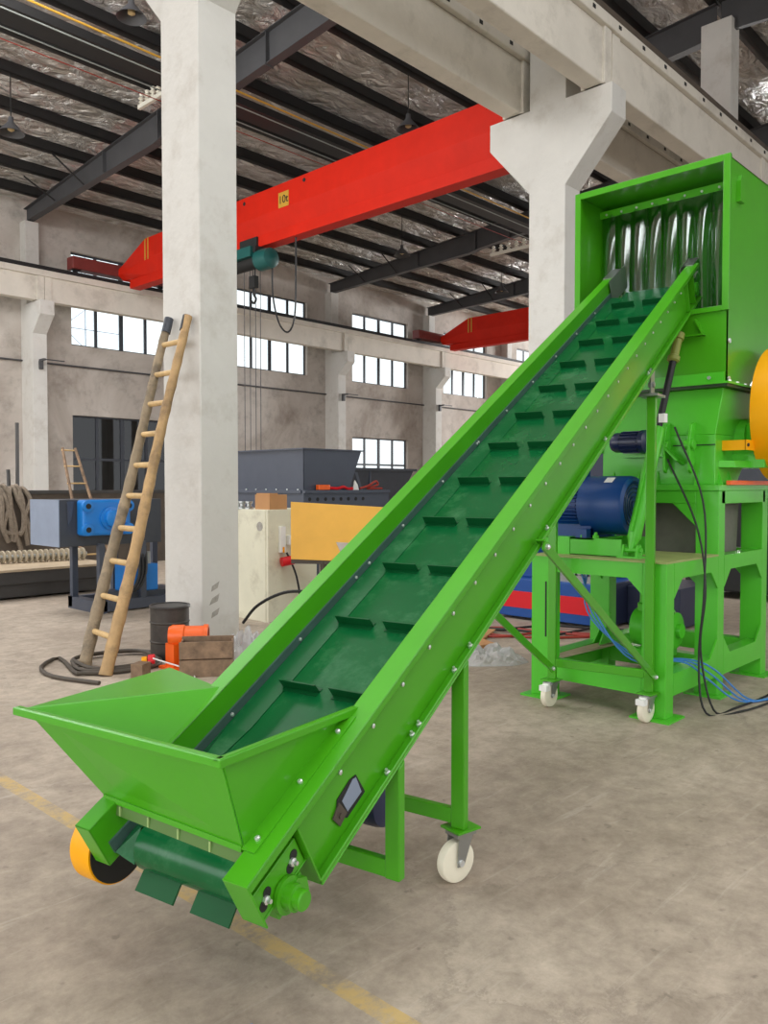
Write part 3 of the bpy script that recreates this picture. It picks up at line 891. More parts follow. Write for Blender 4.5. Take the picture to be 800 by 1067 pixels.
# head plates and take-up screws
g = G(); g.box(5.25, 5.5, NI - 0.02, NI - 0.006, -0.245, -0.03, MC); g.box(5.05, 5.06, B0 + 0.01, NI, -0.24, -0.03, MC); g.box(5.24, 5.25, B0 + 0.01, NI, -0.24, -0.03, MC)
build(g, 'head_plate', GREEN, near, bevel=0.002)
for n in (-0.09, -0.19):
    g = G(); g.cyl(C(5.25, NI - 0.04, n), C(5.52, NI - 0.04, n), 0.007, seg=8); g.cyl(C(5.40, NI - 0.04, n), C(5.42, NI - 0.04, n), 0.016, seg=6); g.cyl(C(5.3, NI - 0.04, n), C(5.315, NI - 0.04, n), 0.016, seg=6)
    build(g, 'take_up_screw', ZINC, near)
g = G(); g.lathe(C(5.36, NI - 0.02, -0.17), -B, [(0.06, 0), (0.06, 0.02), (0.045, 0.03), (0.045, 0.05), (0.02, 0.055)], 18); build(g, 'head_bearing', GREEN_D, near, smooth=True)
# belt: a closed band around head and tail pulleys
RT = 0.072; TS, TN = 0.105, -0.150; HS, HN = 5.34, -0.20
def band(r_off):
    pts = [(0.58, -0.128 + r_off), (5.0, -0.128 + r_off)]
    for k in range(13):
        a = math.radians(90 - 15 * k); pts.append((HS + math.cos(a) * (RT + r_off), HN + math.sin(a) * (RT + r_off)))
    pts.append((0.9, -0.222 - r_off))
    for k in range(13):
        a = math.radians(270 - 15 * k); pts.append((TS + math.cos(a) * (RT + r_off), TN + math.sin(a) * (RT + r_off)))
    return pts
b0, b1 = BB0, BB1
outer, inner = band(0.0), band(-0.006)
rg = []
for (so, no), (si, ni) in zip(outer, inner):
    rg.append([C(so, b0, no), C(so, b1, no), C(si, b1, ni), C(si, b0, ni)])
belt = build(G().rings(rg, closed=True), 'belt', GREEN_B, cv, smooth=True)
for s, n, nm in ((TS, TN, 'tail_roller'), (HS, HN, 'head_roller')):
    g = G(); g.cyl(C(s, b0 - 0.003, n), C(s, b1 + 0.003, n), RT - 0.007, seg=28); g.cyl(C(s, NI - 0.03, n), C(s, FI + 0.05, n), 0.02, seg=14)
    build(g, nm, STEEL, cv, smooth=True)
# cleats in two staggered columns
cl = None
for k in range(12):
    s = 0.796 + 0.3788 * k
    for cb0, cb1 in ((1.725, 1.885), (1.51, 1.665)):
        g = G(); g.hexa([C(s - 0.004, cb0, -0.128), C(s + 0.004, cb0, -0.128), C(s + 0.004, cb1, -0.128), C(s - 0.004, cb1, -0.128),
                         C(s - 0.012, cb0, -0.086), C(s - 0.006, cb0, -0.086), C(s - 0.006, cb1, -0.086), C(s - 0.012, cb1, -0.086)])
        g.box(s - 0.02, s + 0.02, cb0, cb1, -0.128, -0.125, MC)
        build(g, 'cleat', CLEAT, belt)
# two cleats going round the tail roller and two on the side edge
for cb0, cb1 in ((1.725, 1.88), (1.51, 1.655)):
    r0 = (0.042, -0.178); r1 = (-0.012, -0.205)
    g = G(); g.hexa([C(r0[0], cb0, r0[1]), C(r0[0], cb1, r0[1]), C(r0[0] + 0.003, cb1, r0[1] - 0.006), C(r0[0] + 0.003, cb0, r0[1] - 0.006),
                     C(r1[0], cb0, r1[1]), C(r1[0], cb1, r1[1]), C(r1[0] + 0.003, cb1, r1[1] - 0.006), C(r1[0] + 0.003, cb0, r1[1] - 0.006)])
    build(g, 'cleat', CLEAT, belt)
# end shaft and drive at the tail
g = G(); g.lathe(C(TS, B0 + 0.02, TN - 0.012), -B, [(0.05, 0), (0.05, 0.012), (0.036, 0.014), (0.036, 0.04), (0.028, 0.042), (0.028, 0.062), (0.024, 0.066)], 22)
g.lathe(C(TS + 0.03, B0 + 0.02, TN - 0.03), -B, [(0.04, 0), (0.04, 0.02)], 6)
g.box(TS - 0.05, TS + 0.07, NI - 0.03, B0 + 0.02, TN - 0.05, TN - 0.008, MC)
build(g, 'tail_bearing', GREEN, cv, smooth=True)
# yellow guard with its black inner face
g = G(); g.lathe(C(0.085, 2.045, -0.190), B, [(0.112, 0.0), (0.112, 0.085), (0.104, 0.10)], 40)
yg = build(g, 'chain_guard', YELLOW, cv, smooth=True)
g = G(); g.lathe(C(0.085, 2.044, -0.190), -B, [(0.107, 0), (0.107, 0.004)], 40); build(g, 'guard_lining', BLACK, yg)
# blue drive motor slung under the belt
mc = L(2.33, 1.52, 0.36)
g = G(); g.lathe(mc, B, [(0.05, -0.01), (0.085, 0), (0.09, 0.02), (0.09, 0.22), (0.075, 0.24), (0.075, 0.28)], 26)
mo = build(g, 'drive_motor', BLUE_DK, cv, smooth=True)
g = G(); g.box(2.24, 2.42, 1.6, 1.75, 0.44, 0.52, MA); g.box(2.26, 2.40, 1.62, 1.72, 0.5, 0.66, MA); build(g, 'motor_bracket', GREEN, cv)

# loading hopper
t_ = 0.004
hop = None
F0 = L(1.562, 2.028, 0.522); F1 = L(1.543, 1.452, 0.512)                # lower front edge, far and near
R0 = L(1.462, 2.272, 0.772); R1 = L(1.462, 1.452, 0.772)                # front rim
K0 = L(2.09, 2.335, 0.772); K1 = L(2.0, 1.99, 0.762); N1 = L(2.02, 1.447, 0.772)


def sheet(pts, th=0.004):
    g = G()
    P = [Vector(p) for p in pts]
    n = (P[1] - P[0]).cross(P[2] - P[0]).normalized() * th
    g.poly_prism(P, n); return g


hop = build(sheet([F0, F1, R1, R0]), 'loading_hopper', GREEN, cv)
build(sheet([L(1.562, 1.985, 0.522), F0 + Vector((0, 0, 0.001)), R0, K1]), 'far_lower_plate', GREEN, hop)
build(sheet([R0, K0, K1]), 'far_wing_plate', GREEN, hop)
NB = L(1.545, 1.452, 0.512)
build(sheet([NB, L(2.02, 1.452, 0.772), R1]), 'near_plate', GREEN, hop)
g = G()
def rim(p, q, w, out):
    out = Vector(out)
    d = (q - p).normalized()
    g.hexa([p - Z * 0.006, q - Z * 0.006, q + out * w - Z * 0.006, p + out * w - Z * 0.006, p + Z * 0.004, q + Z * 0.004, q + out * w + Z * 0.004, p + out * w + Z * 0.004])
    g.hexa([p + out * w - Z * 0.02, q + out * w - Z * 0.02, q + out * (w + 0.006) - Z * 0.02, p + out * (w + 0.006) - Z * 0.02,
            p + out * w + Z * 0.004, q + out * w + Z * 0.004, q + out * (w + 0.006) + Z * 0.004, p + out * (w + 0.006) + Z * 0.004])
rim(R0 + B * 0.03, R1 - B * 0.024, 0.02, -A)
rim(R1 - A * 0.026, N1, 0.018, -B)
build(g, 'rolled_rim', GREEN, hop, bevel=0.004)
g = G(); g.box(0.09, 0.60, NI - 0.04, NI + 0.006, 0.0, 0.005, MC); build(g, 'mounting_flange', GREEN, hop)
for s in (0.13, 0.33, 0.53):
    q = G(); q.lathe(C(s, NI - 0.02, 0.005), NN, [(0.008, 0), (0.008, 0.006), (0.003, 0.008)], 8); build(q, 'bolt', ZINC, hop)
SKF = mat('clear_green_flap', rgb(84, 118, 58), 0.3)
g = G(); g.poly_prism([F0, F1, F1 - A * 0.006 - Z * 0.042, F0 - A * 0.006 - Z * 0.042], -A * 0.004)
build(g, 'front_skirt', SKF, hop)
g = G(); g.poly_prism([F0 + Z * 0.006, F1 + Z * 0.006, F1 - Z * 0.010, F0 - Z * 0.010], -A * 0.010); build(g, 'skirt_clamp', GREEN, hop)
for k in range(4):
    p = F0.lerp(F1, 0.14 + 0.22 * k) - Z * 0.026 - A * 0.010
    g = G(); g.bar(p - Z * 0.014, p + Z * 0.014, 0.005, 0.006, tuple(B)); build(g, 'skirt_clip', mat('pale_green_clip', rgb(150, 178, 112), 0.4), hop)

# support frames: front leg pair, castor post pair, rear castor post pair
def zs(a, dn=0.255):      # height of the underside at level station a
    return 0.965 + 0.547 * (a - 2.37) - dn / math.cos(TH)


PW, PD = 0.055, 0.035
def post(a, b, z0, z1, nm='support_leg', parent=None):
    g = G()
    s0, s1 = zs(a) , zs(a + PD)
    g.hexa([L(a, b, z0), L(a + PD, b, z0), L(a + PD, b + PW, z0), L(a, b + PW, z0), L(a, b, z1 or s0), L(a + PD, b, z1 or s1), L(a + PD, b + PW, z1 or s1), L(a, b + PW, z1 or s0)])
    return build(g, nm, GREEN, parent or cv, bevel=0.004)


NB0, FB0 = 1.36, 1.985
for a in (2.155,):
    post(a, NB0, 0.19, None); post(a, FB0, 0.19, None)
    g = G(); g.box(a + 0.002, a + PD - 0.002, NB0 + PW, FB0, 0.192, 0.25, MA); build(g, 'cross_bar', GREEN, cv, bevel=0.004)
for a in (2.595,):
    post(a, NB0, 0.2, None); post(a, FB0, 0.2, None)
    g = G(); g.box(a + 0.002, a + PD - 0.002, NB0 + PW, FB0, 0.215, 0.27, MA); build(g, 'cross_bar', GREEN, cv, bevel=0.004)
RA = 5.06
post(RA, 1.352, 0.18, 1.995); post(RA, 1.982, 0.18, 1.995)
g = G(); g.box(RA + 0.002, RA + PD - 0.002, 1.352 + PW, 1.982, 0.262, 0.315, MA); build(g, 'cross_bar', GREEN, cv, bevel=0.004)
for b in (1.352, 1.982):
    g = G(); g.box(RA - 0.07, RA + 0.11, b - 0.03, b + PW + 0.04, 1.995, 2.01, MA)
    pl = build(g, 'head_bracket', STEEL, cv)
    g = G(); g.box(RA - 0.03, RA + 0.05, b + 0.02, b + 0.03, 2.01, zs(RA) + 0.02, MA); g.cyl(L(RA + 0.01, b + 0.01, 2.07), L(RA + 0.01, b + 0.045, 2.07), 0.018, seg=6)
    build(g, 'bracket_lug', STEEL, pl)
# diagonal braces
for b, a0, z0, a1, z1 in ((1.352, 3.28, 1.20, 5.075, 0.27), (1.985, 4.10, 0.90, 5.0, 0.26)):
    b_ = b - 0.012 if b < 1.5 else b - 0.012
    if b > 1.5: a0, z0 = 3.28, 1.20
    g = G(); g.bar(L(a0, b_, z0), L(a1, b_, z1), 0.012, 0.045, tuple(Z)); g.bar(L(a0, b_ + 0.018, z0 + 0.02), L(a1, b_ + 0.018, z1 + 0.02), 0.04, 0.008, tuple(Z))
    br = build(g, 'diagonal_brace', GREEN, cv)
    for a, z in ((a0 + 0.02, z0 - 0.01), (a1 - 0.02, z1 + 0.01)):
        q = G(); q.lathe(L(a, b_ - 0.006, z), -B, [(0.013, 0), (0.013, 0.01), (0.006, 0.016)], 8); build(q, 'bolt', ZINC, br)


def castor(a, b, ztop, yaw=0.0, brake=True):
    """swivel castor: root part is the mounting plate"""
    c = L(a, b, 0)
    Mx = Matrix.Translation(c) @ Matrix.Rotation(AZ + yaw, 4, 'Z')
    g = G(); g.box(-0.055, 0.055, -0.05, 0.05, ztop - 0.008, ztop, Mx)
    p = build(g, 'castor', GREEN, cv, label='white castor with green mounting plate')
    r = 0.078
    g = G(); g.lathe(Mx @ Vector((-0.025, -0.021, r)), Mx.to_3x3() @ Vector((0, 1, 0)), [(0.03, 0.0), (0.066, 0.001), (r - 0.003, 0.004), (r, 0.012), (r, 0.03), (r - 0.003, 0.038), (0.066, 0.041), (0.03, 0.042)], 32)
    w = build(g, 'wheel', NYLON, p, smooth=True)
    g = G(); g.cyl(Mx @ Vector((-0.025, -0.038, r)), Mx @ Vector((-0.025, 0.038, r)), 0.012, seg=12); build(g, 'axle', ZINC, w)
    g = G()
    for sy in (-1, 1):
        y0 = sy * 0.029
        pts = [(-0.042, y0, 0.066), (-0.012, y0, 0.066), (0.035, y0, ztop - 0.02), (-0.035, y0, ztop - 0.02)]
        g.poly_prism([Mx @ Vector(q) for q in pts], (Mx.to_3x3() @ Vector((0, sy * 0.004, 0))))
    g.box(-0.045, 0.045, -0.036, 0.036, ztop - 0.028, ztop - 0.016, Mx)
    g.cyl(Mx @ Vector((0, 0, ztop - 0.02)), Mx @ Vector((0, 0, ztop - 0.008)), 0.035)
    build(g, 'fork', STEEL, p)
    if brake:
        g = G(); g.box(-0.10, -0.055, -0.028, 0.028, ztop - 0.065, ztop - 0.03, Mx); g.box(-0.07, -0.03, -0.02, 0.02, ztop - 0.045, ztop - 0.02, Mx)
        build(g, 'brake_pedal', WHITE, p)


castor(2.63, 1.392, 0.2, yaw=math.radians(-20), brake=False)
castor(2.63, 2.02, 0.2, yaw=math.radians(-20), brake=False)
castor(5.055, 1.378, 0.18, yaw=math.radians(-14))
castor(5.065, 2.01, 0.18, yaw=math.radians(-12))

# ================================================================== CRUSHER
cx = thing('plastic_crusher', (5.7, 2.65, 0), 'large bright green plastic crusher on a two-level steel stand with inlet hopper', 'crusher')
YN, YF = 2.15, 3.12
# legs
for (x0, x1, ztop) in ((4.80, 4.91, 0.98), (5.61, 5.72, 1.42), (6.47, 6.58, 1.42)):
    for (y0, y1) in ((YN, YN + 0.16), (YF - 0.16, YF)):
        g = G(); g.box(x0, x1, y0, y1, 0.012, ztop)
        lg = build(g, 'leg', GREEN_D, cx, bevel=0.004)
        g = G(); g.box(x0 - 0.06, x1 + 0.06, y0 - 0.05, y1 + 0.05, 0, 0.012); build(g, 'foot_plate', GREEN_D, lg)
# side frames (plates with chamfered openings)
def frame_side(y, nm):
    for x0, x1 in ((4.91, 5.61), (5.72, 6.47)):
        for z0, z1, tops in ((0.14, 0.28, False), (0.87, 0.972, True)):
            g = G(); g.box(x0, x1, y, y + 0.1, z0, z1)
            c = 0.12
            for (px, sx) in ((x0, 1), (x1, -1)):
                if not tops and sx == 1 and x0 < 5: continue
                pz, sz = (z0, -1) if tops else (z1, 1)
                g.poly_prism([(px, y, pz), (px + sx * c, y, pz), (px, y, pz + sz * c)], (0, 0.012, 0))
            build(g, nm, GREEN_D, cx)
frame_side(YN, 'side_frame'); frame_side(YF - 0.1, 'side_frame')
for x in (4.80, 5.62, 6.48):
    y0, y1 = YN + 0.16, YF - 0.16
    build(G().box(x, x + 0.09, y0, y1, 0.14, 0.27), 'cross_frame', GREEN_D, cx)
    g = G(); g.box(x, x + 0.1, y0, y1, 0.87, 0.972)
    for (py, sy) in ((y0, 1), (y1, -1)):
        if x == 4.80 and sy == -1: continue
        g.poly_prism([(x, py, 0.87), (x, py + sy * 0.1, 0.87), (x, py, 0.77)], (0.012, 0, 0))
    build(g, 'cross_frame', GREEN_D, cx)
g = G(); g.box(4.79, 5.61, YN - 0.002, YF + 0.002, 0.972, 0.984); build(g, 'table_plate', mat('dusty_green_deck', rgb(150, 160, 96), 0.6, var=0.15, vscale=4), cx)
# slot in the far front leg
g = G(); g.box(4.796, 4.80, 3.0, 3.01, 0.42, 0.8); build(g, 'leg_slot', DARK, cx)
# upper stand
g = G()
g.box(5.60, 6.62, YN - 0.005, YF + 0.005, 1.42, 1.46)
g.box(5.66, 6.52, YN, YN + 0.1, 1.33, 1.42); g.box(5.66, 6.52, YF - 0.1, YF, 1.33, 1.42); g.box(5.61, 5.70, YN + 0.16, YF - 0.16, 1.33, 1.42); g.box(6.48, 6.58, YN + 0.16, YF - 0.16, 1.33, 1.42)
g.poly_prism([(5.612, YN + 0.16, 1.33), (5.612, YN + 0.33, 1.33), (5.612, YN + 0.16, 1.17)], (0.012, 0, 0))
g.poly_prism([(5.612, YF - 0.16, 1.33), (5.612, YF - 0.33, 1.33), (5.612, YF - 0.16, 1.17)], (0.012, 0, 0))
build(g, 'upper_stand', GREEN_D, cx, bevel=0.003)
# cutting chamber
YC0, YC1 = 2.2, 3.05
g = G()
g.hexa([(5.66, YC0, 1.46), (6.05, YC0, 1.46), (6.05, YC1, 1.46), (5.66, YC1, 1.46), (5.66, YC0, 1.81), (6.42, YC0, 1.81), (6.42, YC1, 1.81), (5.66, YC1, 1.81)])
ch = build(g, 'cutting_chamber', GREEN_D, cx, bevel=0.004)
g = G(); g.hexa([(5.66, YC0, 1.81), (6.42, YC0, 1.81), (6.42, YC1, 1.81), (5.66, YC1, 1.81), (5.69, YN + 0.01, 2.13), (6.42, YN + 0.01, 2.13), (6.42, YC1 + 0.05, 2.13), (5.69, YC1 + 0.05, 2.13)])
build(g, 'chamber_throat', mat('pale_green_primer', rgb(120, 176, 104), 0.4, var=0.1, vscale=6) if False else GREEN_D, cx, bevel=0.004)
g = G(); g.box(5.62, 6.46, YN - 0.04, YC1 + 0.12, 2.13, 2.15); build(g, 'throat_flange', mat('flange_gasket', rgb(40, 66, 34), 0.5), cx)
g = G(); g.box(5.61, 6.46, YN - 0.05, YC1 + 0.13, 2.15, 2.165); g.box(5.665, 5.68, YN + 0.0, YC1 + 0.12, 2.165, 2.235); build(g, 'hopper_flange', GREEN_D, cx)
for y in (2.25, 2.55, 2.85):
    q = G(); q.lathe((5.665, y, 2.2), (-1, 0, 0), [(0.013, 0), (0.013, 0.01)], 6); build(q, 'flange_bolt', ZINC, cx)
for x in (5.7, 5.85, 6.0, 6.2):
    q = G(); q.lathe((x, YN - 0.025, 2.165), (0, 0, 1), [(0.013, 0), (0.013, 0.014)], 6); build(q, 'flange_bolt', ZINC, cx)
for y in (2.32, 2.6, 2.75, 2.95):
    q = G(); q.poly_prism([(5.66, y, 1.46), (5.625, y, 1.46), (5.66, y, 1.56)], (0, 0.012, 0)); build(q, 'rib', GREEN_D, ch)
for x in (5.72, 5.9):
    q = G(); q.poly_prism([(x, YC0, 1.46), (x, YC0 - 0.035, 1.46), (x, YC0, 1.56)], (0.012, 0, 0)); build(q, 'rib', GREEN_D, ch)
# seam and hinge arms on the chamber front
g = G(); g.box(5.654, 5.66, YC0, 2.5, 1.735, 1.742); build(g, 'door_seam', DARK, ch)
for y in (2.34, 2.52):
    g = G(); g.poly_prism([(5.66, y, 1.9), (5.60, y, 1.88), (5.56, y, 1.74), (5.58, y, 1.56), (5.61, y, 1.54), (5.66, y, 1.62)], (0, 0.02, 0))
    g.cyl((5.6, y - 0.02, 1.74), (5.6, y + 0.05, 1.74), 0.035, seg=14)
    build(g, 'hinge_arm', GREEN_D, ch, bevel=0.003)
g = G(); g.box(5.56, 5.66, 2.53, 2.62, 1.66, 1.84); g.poly_prism([(5.66, 2.42, 1.6), (5.56, 2.42, 1.63), (5.58, 2.60, 1.80), (5.66, 2.60, 1.8)], (0, 0.02, 0)); g.box(5.58, 5.66, 2.6, 2.86, 1.66, 1.69)
build(g, 'gear_mount', GREEN_D, ch)
g = G(); g.box(5.64, 5.70, 3.05, 3.62, 1.70, 1.77); g.box(5.64, 5.70, 3.05, 3.62, 1.93, 2.0); g.box(5.64, 5.70, 3.56, 3.62, 1.46, 2.0); build(g, 'side_rail', GREEN_D, cx)
g = G(); g.box(5.60, 5.64, 3.22, 3.34, 1.765, 1.80); g.cyl((5.59, 3.28, 1.80), (5.66, 3.28, 1.80), 0.022, seg=10); build(g, 'orange_clip', ORANGE, cx)
# small screw motor
g = G(); g.lathe((5.47, 2.64, 1.765), (0, 1, 0), [(0.05, -0.05), (0.085, -0.03), (0.085, 0), (0.068, 0.01), (0.068, 0.15), (0.072, 0.152), (0.072, 0.2), (0.06, 0.225), (0.01, 0.23)], 24)
for k in range(16):
    a = 2 * math.pi * k / 16
    d = Vector((math.cos(a), 0, math.sin(a)))
    p0 = Vector((5.47, 2.66, 1.765)) + d * 0.070
    g.bar(p0, p0 + Vector((0, 0.13, 0)), 0.006, 0.02, tuple(d))
build(g, 'screw_motor', BLUE_DK, cx, smooth=True)
g = G(); g.box(5.46, 5.67, 2.6, 2.66, 1.72, 1.80); build(g, 'screw_gearbox', GREEN_D, cx)
# bearing housing and shelf on the near side
g = G(); g.box(5.98, 6.3, 1.98, YC0 + 0.02, 1.58, 1.68); g.poly_prism([(5.72, YC0, 1.58), (5.98, YC0, 1.58), (5.98, 2.08, 1.58), (5.8, 2.12, 1.58)], (0, 0, 0.05)); build(g, 'bearing_shelf', GREEN_D, cx, bevel=0.004)
g = G(); g.lathe((6.14, YC0 + 0.01, 1.80), (0, -1, 0), [(0.14, 0), (0.14, 0.08), (0.11, 0.09), (0.11, 0.16), (0.05, 0.165), (0.05, 0.2)], 26); g.box(6.0, 6.28, 2.02, YC0, 1.68, 1.78)
for x in (6.02, 6.26): g.cyl((x, 2.09, 1.78), (x, 2.09, 1.90), 0.03, seg=10)
build(g, 'bearing_housing', GREEN_D, cx, smooth=True)
# yellow flywheel guard and its arm
g = G(); g.lathe((6.33, 1.99, 1.975), (0, -1, 0), [(0.46, -0.06), (0.485, -0.05), (0.485, 0.08), (0.46, 0.09)], 64)
fg = build(g, 'flywheel_guard', YELLOW, cx, smooth=True)
g = G(); g.box(5.78, 6.3, 2.03, 2.045, 1.70, 1.77); g.box(5.78, 5.795, 2.04, YC0, 1.70, 1.77); build(g, 'guard_arm', YELLOW, fg)
g = G(); g.cyl((5.79, 2.03, 1.735), (5.79, 2.02, 1.735), 0.012, seg=8); build(g, 'bolt', DARK, fg)
g = G(); g.bar((5.72, 2.13, 1.475), (6.9, 2.13, 1.475), 0.03, 0.03); build(g, 'guard_rail', ORANGE, fg)
# lower hopper
HX0, HX1, HY0, HY1 = 5.685, 6.75, 2.14, 3.30
w = 0.008
g = G()
g.poly_prism([(HX0 + 0.01, HY0, 2.165), (6.10, HY0, 2.165), (HX1, HY0, 2.656), (HX0 + 0.01, HY0, 2.656)], (0, w, 0))
g.poly_prism([(HX0 + 0.01, HY1 - w, 2.656), (HX0 + 0.01, 3.12, 2.165), (6.10, 3.12, 2.165), (HX1, HY1 - w, 2.656)], (0, w, 0))
g.hexa([(HX0 + 0.01, HY0, 2.165), (HX0 + 0.018, HY0, 2.165), (HX0 + 0.018, 3.12, 2.165), (HX0 + 0.01, 3.12, 2.165), (HX0 + 0.01, HY0, 2.656), (HX0 + 0.018, HY0, 2.656), (HX0 + 0.018, HY1, 2.656), (HX0 + 0.01, HY1, 2.656)])
g.hexa([(6.10, HY0, 2.165), (6.11, HY0, 2.165), (6.11, HY1, 2.165), (6.10, HY1, 2.165), (HX1, HY0, 2.656), (HX1 + 0.01, HY0, 2.656), (HX1 + 0.01, HY1, 2.656), (HX1, HY1, 2.656)])
lh = build(g, 'lower_hopper', GREEN, cx)
for (x, z) in ((5.72, 2.45), (5.72, 2.19)):
    q = G(); q.lathe((x, HY0, z), (0, -1, 0), [(0.018, 0), (0.018, 0.01)], 8); build(q, 'bolt', ZINC, lh)
# bracket under the inlet
g = G(); g.poly_prism([(5.694, 2.36, 2.62), (5.694, 2.30, 2.50), (5.694, 2.29, 2.50), (5.694, 2.35, 2.62)], (-0.04, 0, 0)); g.box(5.64, 5.694, 2.29, 2.44, 2.50, 2.51)
build(g, 'lug_bracket', GREEN, lh)
# inlet box
g = G()
HZ0, HZ1 = 2.656, 3.70
g.box(HX0, HX1, HY0, HY0 + w, HZ0, HZ1); g.box(HX0, HX1, HY1 - w, HY1, HZ0, HZ1); g.box(HX0, HX1, HY0, HY1, HZ1 - w, HZ1); g.box(HX1 - w, HX1, HY0, HY1, HZ0, HZ1)
ib = build(g, 'inlet_box', GREEN, cx)
g = G(); fw = 0.035
g.box(HX0 - 0.012, HX0 + 0.02, HY0 - 0.012, HY0 + fw, HZ0, HZ1 + 0.012); g.box(HX0 - 0.012, HX0 + 0.02, HY1 - fw, HY1 + 0.012, HZ0, HZ1 + 0.012)
g.box(HX0 - 0.012, HX0 + 0.02, HY0 + fw, HY1 - fw, HZ1 - fw, HZ1 + 0.012); g.box(HX0 - 0.012, HX0 + 0.02, HY0 + fw, HY1 - fw, HZ0, HZ0 + fw)
build(g, 'inlet_rim', GREEN, ib, bevel=0.003)
g = G(); g.box(6.03, 6.036, HY0 + w, HY1 - w, HZ1 - 0.10, HZ1 - 0.05); g.box(6.03, 6.06, HY0 + w, HY1 - w, HZ1 - 0.05, HZ1 - 0.044)
cr_ = build(g, 'curtain_rail', GREEN, ib)
for k in range(9):
    y = HY0 + 0.07 + k * 0.128
    q = G(); q.lathe((6.03, y, HZ1 - 0.075), (-1, 0, 0), [(0.009, 0), (0.009, 0.006)], 8); build(q, 'bolt', ZINC, cr_)
for k in range(9):
    y0 = HY0 + 0.012 + k * 0.126; wd = 0.118
    rows = []
    g = G(); nseg = 8
    zt, zb = HZ1 - 0.08, HZ0 + 0.04 + (0.02 if k % 2 else 0)
    for iz in range(13):
        z = zt + (zb - zt) * iz / 12
        bow = 0.012 + 0.032 * math.sin(math.pi * min(1, iz / 7.0) / 2)
        tw = 0.02 * math.sin(k * 1.7 + iz * 0.28)
        row = []
        for j in range(nseg + 1):
            u = j / nseg
            row.append((6.042 - bow * math.sin(math.pi * u) + tw * (u - 0.5), y0 + wd * u, z))
        rows.append(row)
    vs = [[g.bm.verts.new(p) for p in r] for r in rows]
    vb = [[g.bm.verts.new((p[0] + 0.003, p[1], p[2])) for p in r] for r in rows]
    for a in range(12):
        for j in range(nseg):
            g.bm.faces.new((vs[a][j], vs[a][j + 1], vs[a + 1][j + 1], vs[a + 1][j]))
            g.bm.faces.new((vb[a][j], vb[a + 1][j], vb[a + 1][j + 1], vb[a][j + 1]))
    for a in range(12):
        for j in (0, nseg):
            g.bm.faces.new((vs[a][j], vs[a + 1][j], vb[a + 1][j], vb[a][j]))
    build(g, 'curtain_strip', PVC, ib, smooth=True, label='clear plastic curtain strip')
g = G(); g.poly_prism([(5.82, HY0, 3.42), (5.90, HY0, 3.42), (5.90, HY0, 3.56), (5.88, HY0, 3.60), (5.84, HY0, 3.60), (5.82, HY0, 3.56)], (0, -0.03, 0))
lug = build(g, 'lifting_lug', GREEN, ib)
# main motor
MX, MZ = 5.14, 1.32
g = G(); g.lathe((MX, 2.53, MZ), (0, 1, 0), [(0.15, 0.012), (0.165, 0.0), (0.195, 0.012), (0.2, 0.03), (0.2, 0.33), (0.166, 0.335), (0.166, 0.8), (0.15, 0.82)], 48)
mm_ = build(g, 'main_motor', BLUE, cx, smooth=True)
for k in range(44):
    a = 2 * math.pi * k / 44
    d = Vector((math.cos(a), 0, math.sin(a)))
    p0 = Vector((MX, 2.87, MZ)) + d * 0.180
    g = G(); g.bar(p0, p0 + Vector((0, 0.42, 0)), 0.007, 0.036, tuple(d)); build(g, 'cooling_fin', BLUE, mm_)
g = G()
for r in (0.03, 0.06, 0.09, 0.12, 0.145):
    g.tube([(MX + math.cos(a) * r, 2.536, MZ + math.sin(a) * r) for a in [2 * math.pi * i / 32 for i in range(32)]], 0.004, 6, closed=True)
build(g, 'fan_grille', BLUE_DK, mm_)
g = G(); g.box(MX - 0.2, MX + 0.2, 2.78, 2.86, 1.10, 1.16); g.box(MX - 0.2, MX + 0.2, 3.1, 3.18, 1.10, 1.16); g.box(MX - 0.14, MX - 0.11, 2.78, 3.18, 1.1, 1.2); g.box(MX + 0.11, MX + 0.14, 2.78, 3.18, 1.1, 1.2)
build(g, 'motor_feet', BLUE, mm_)
g = G(); g.box(MX - 0.1, MX + 0.1, 2.92, 3.12, 1.50, 1.62); build(g, 'terminal_box', BLUE, mm_)
g = G(); a0 = math.radians(122)
q = Vector((MX + math.cos(a0) * 0.202, 2.66, MZ + math.sin(a0) * 0.202)); tt = Vector((-math.sin(a0), 0, math.cos(a0)))
nrm = Vector((math.cos(a0), 0, math.sin(a0)))
g.hexa([q - tt * 0.03 + Vector((0, -0.03, 0)), q + tt * 0.03 + Vector((0, -0.03, 0)), q + tt * 0.03 + Vector((0, 0.03, 0)), q - tt * 0.03 + Vector((0, 0.03, 0)),
        q - tt * 0.03 + Vector((0, -0.03, 0)) + nrm * 0.002, q + tt * 0.03 + Vector((0, -0.03, 0)) + nrm * 0.002, q + tt * 0.03 + Vector((0, 0.03, 0)) + nrm * 0.002, q - tt * 0.03 + Vector((0, 0.03, 0)) + nrm * 0.002])
wt = build(g, 'warning_tag', WHITE, mm_, label='small white tag on the motor')
# motor base channel
g = G(); g.box(4.93, 5.36, 2.52, 3.1, 0.984, 0.99); g.box(4.93, 4.94, 2.52, 3.1, 0.984, 1.1); g.box(5.35, 5.36, 2.52, 3.1, 0.984, 1.1); g.box(4.93, 5.36, 2.72, 3.1, 1.09, 1.10); g.box(4.925, 5.0, 2.9, 3.06, 0.984, 1.105)
build(g, 'motor_base', GREEN_D, cx)
for y in (2.82, 2.72):
    q = G(); q.lathe((4.96, y, 1.1), (0, 0, 1), [(0.022, 0), (0.022, 0.02), (0.012, 0.022), (0.012, 0.04)], 8); build(q, 'anchor_bolt', GREEN_D, cx)
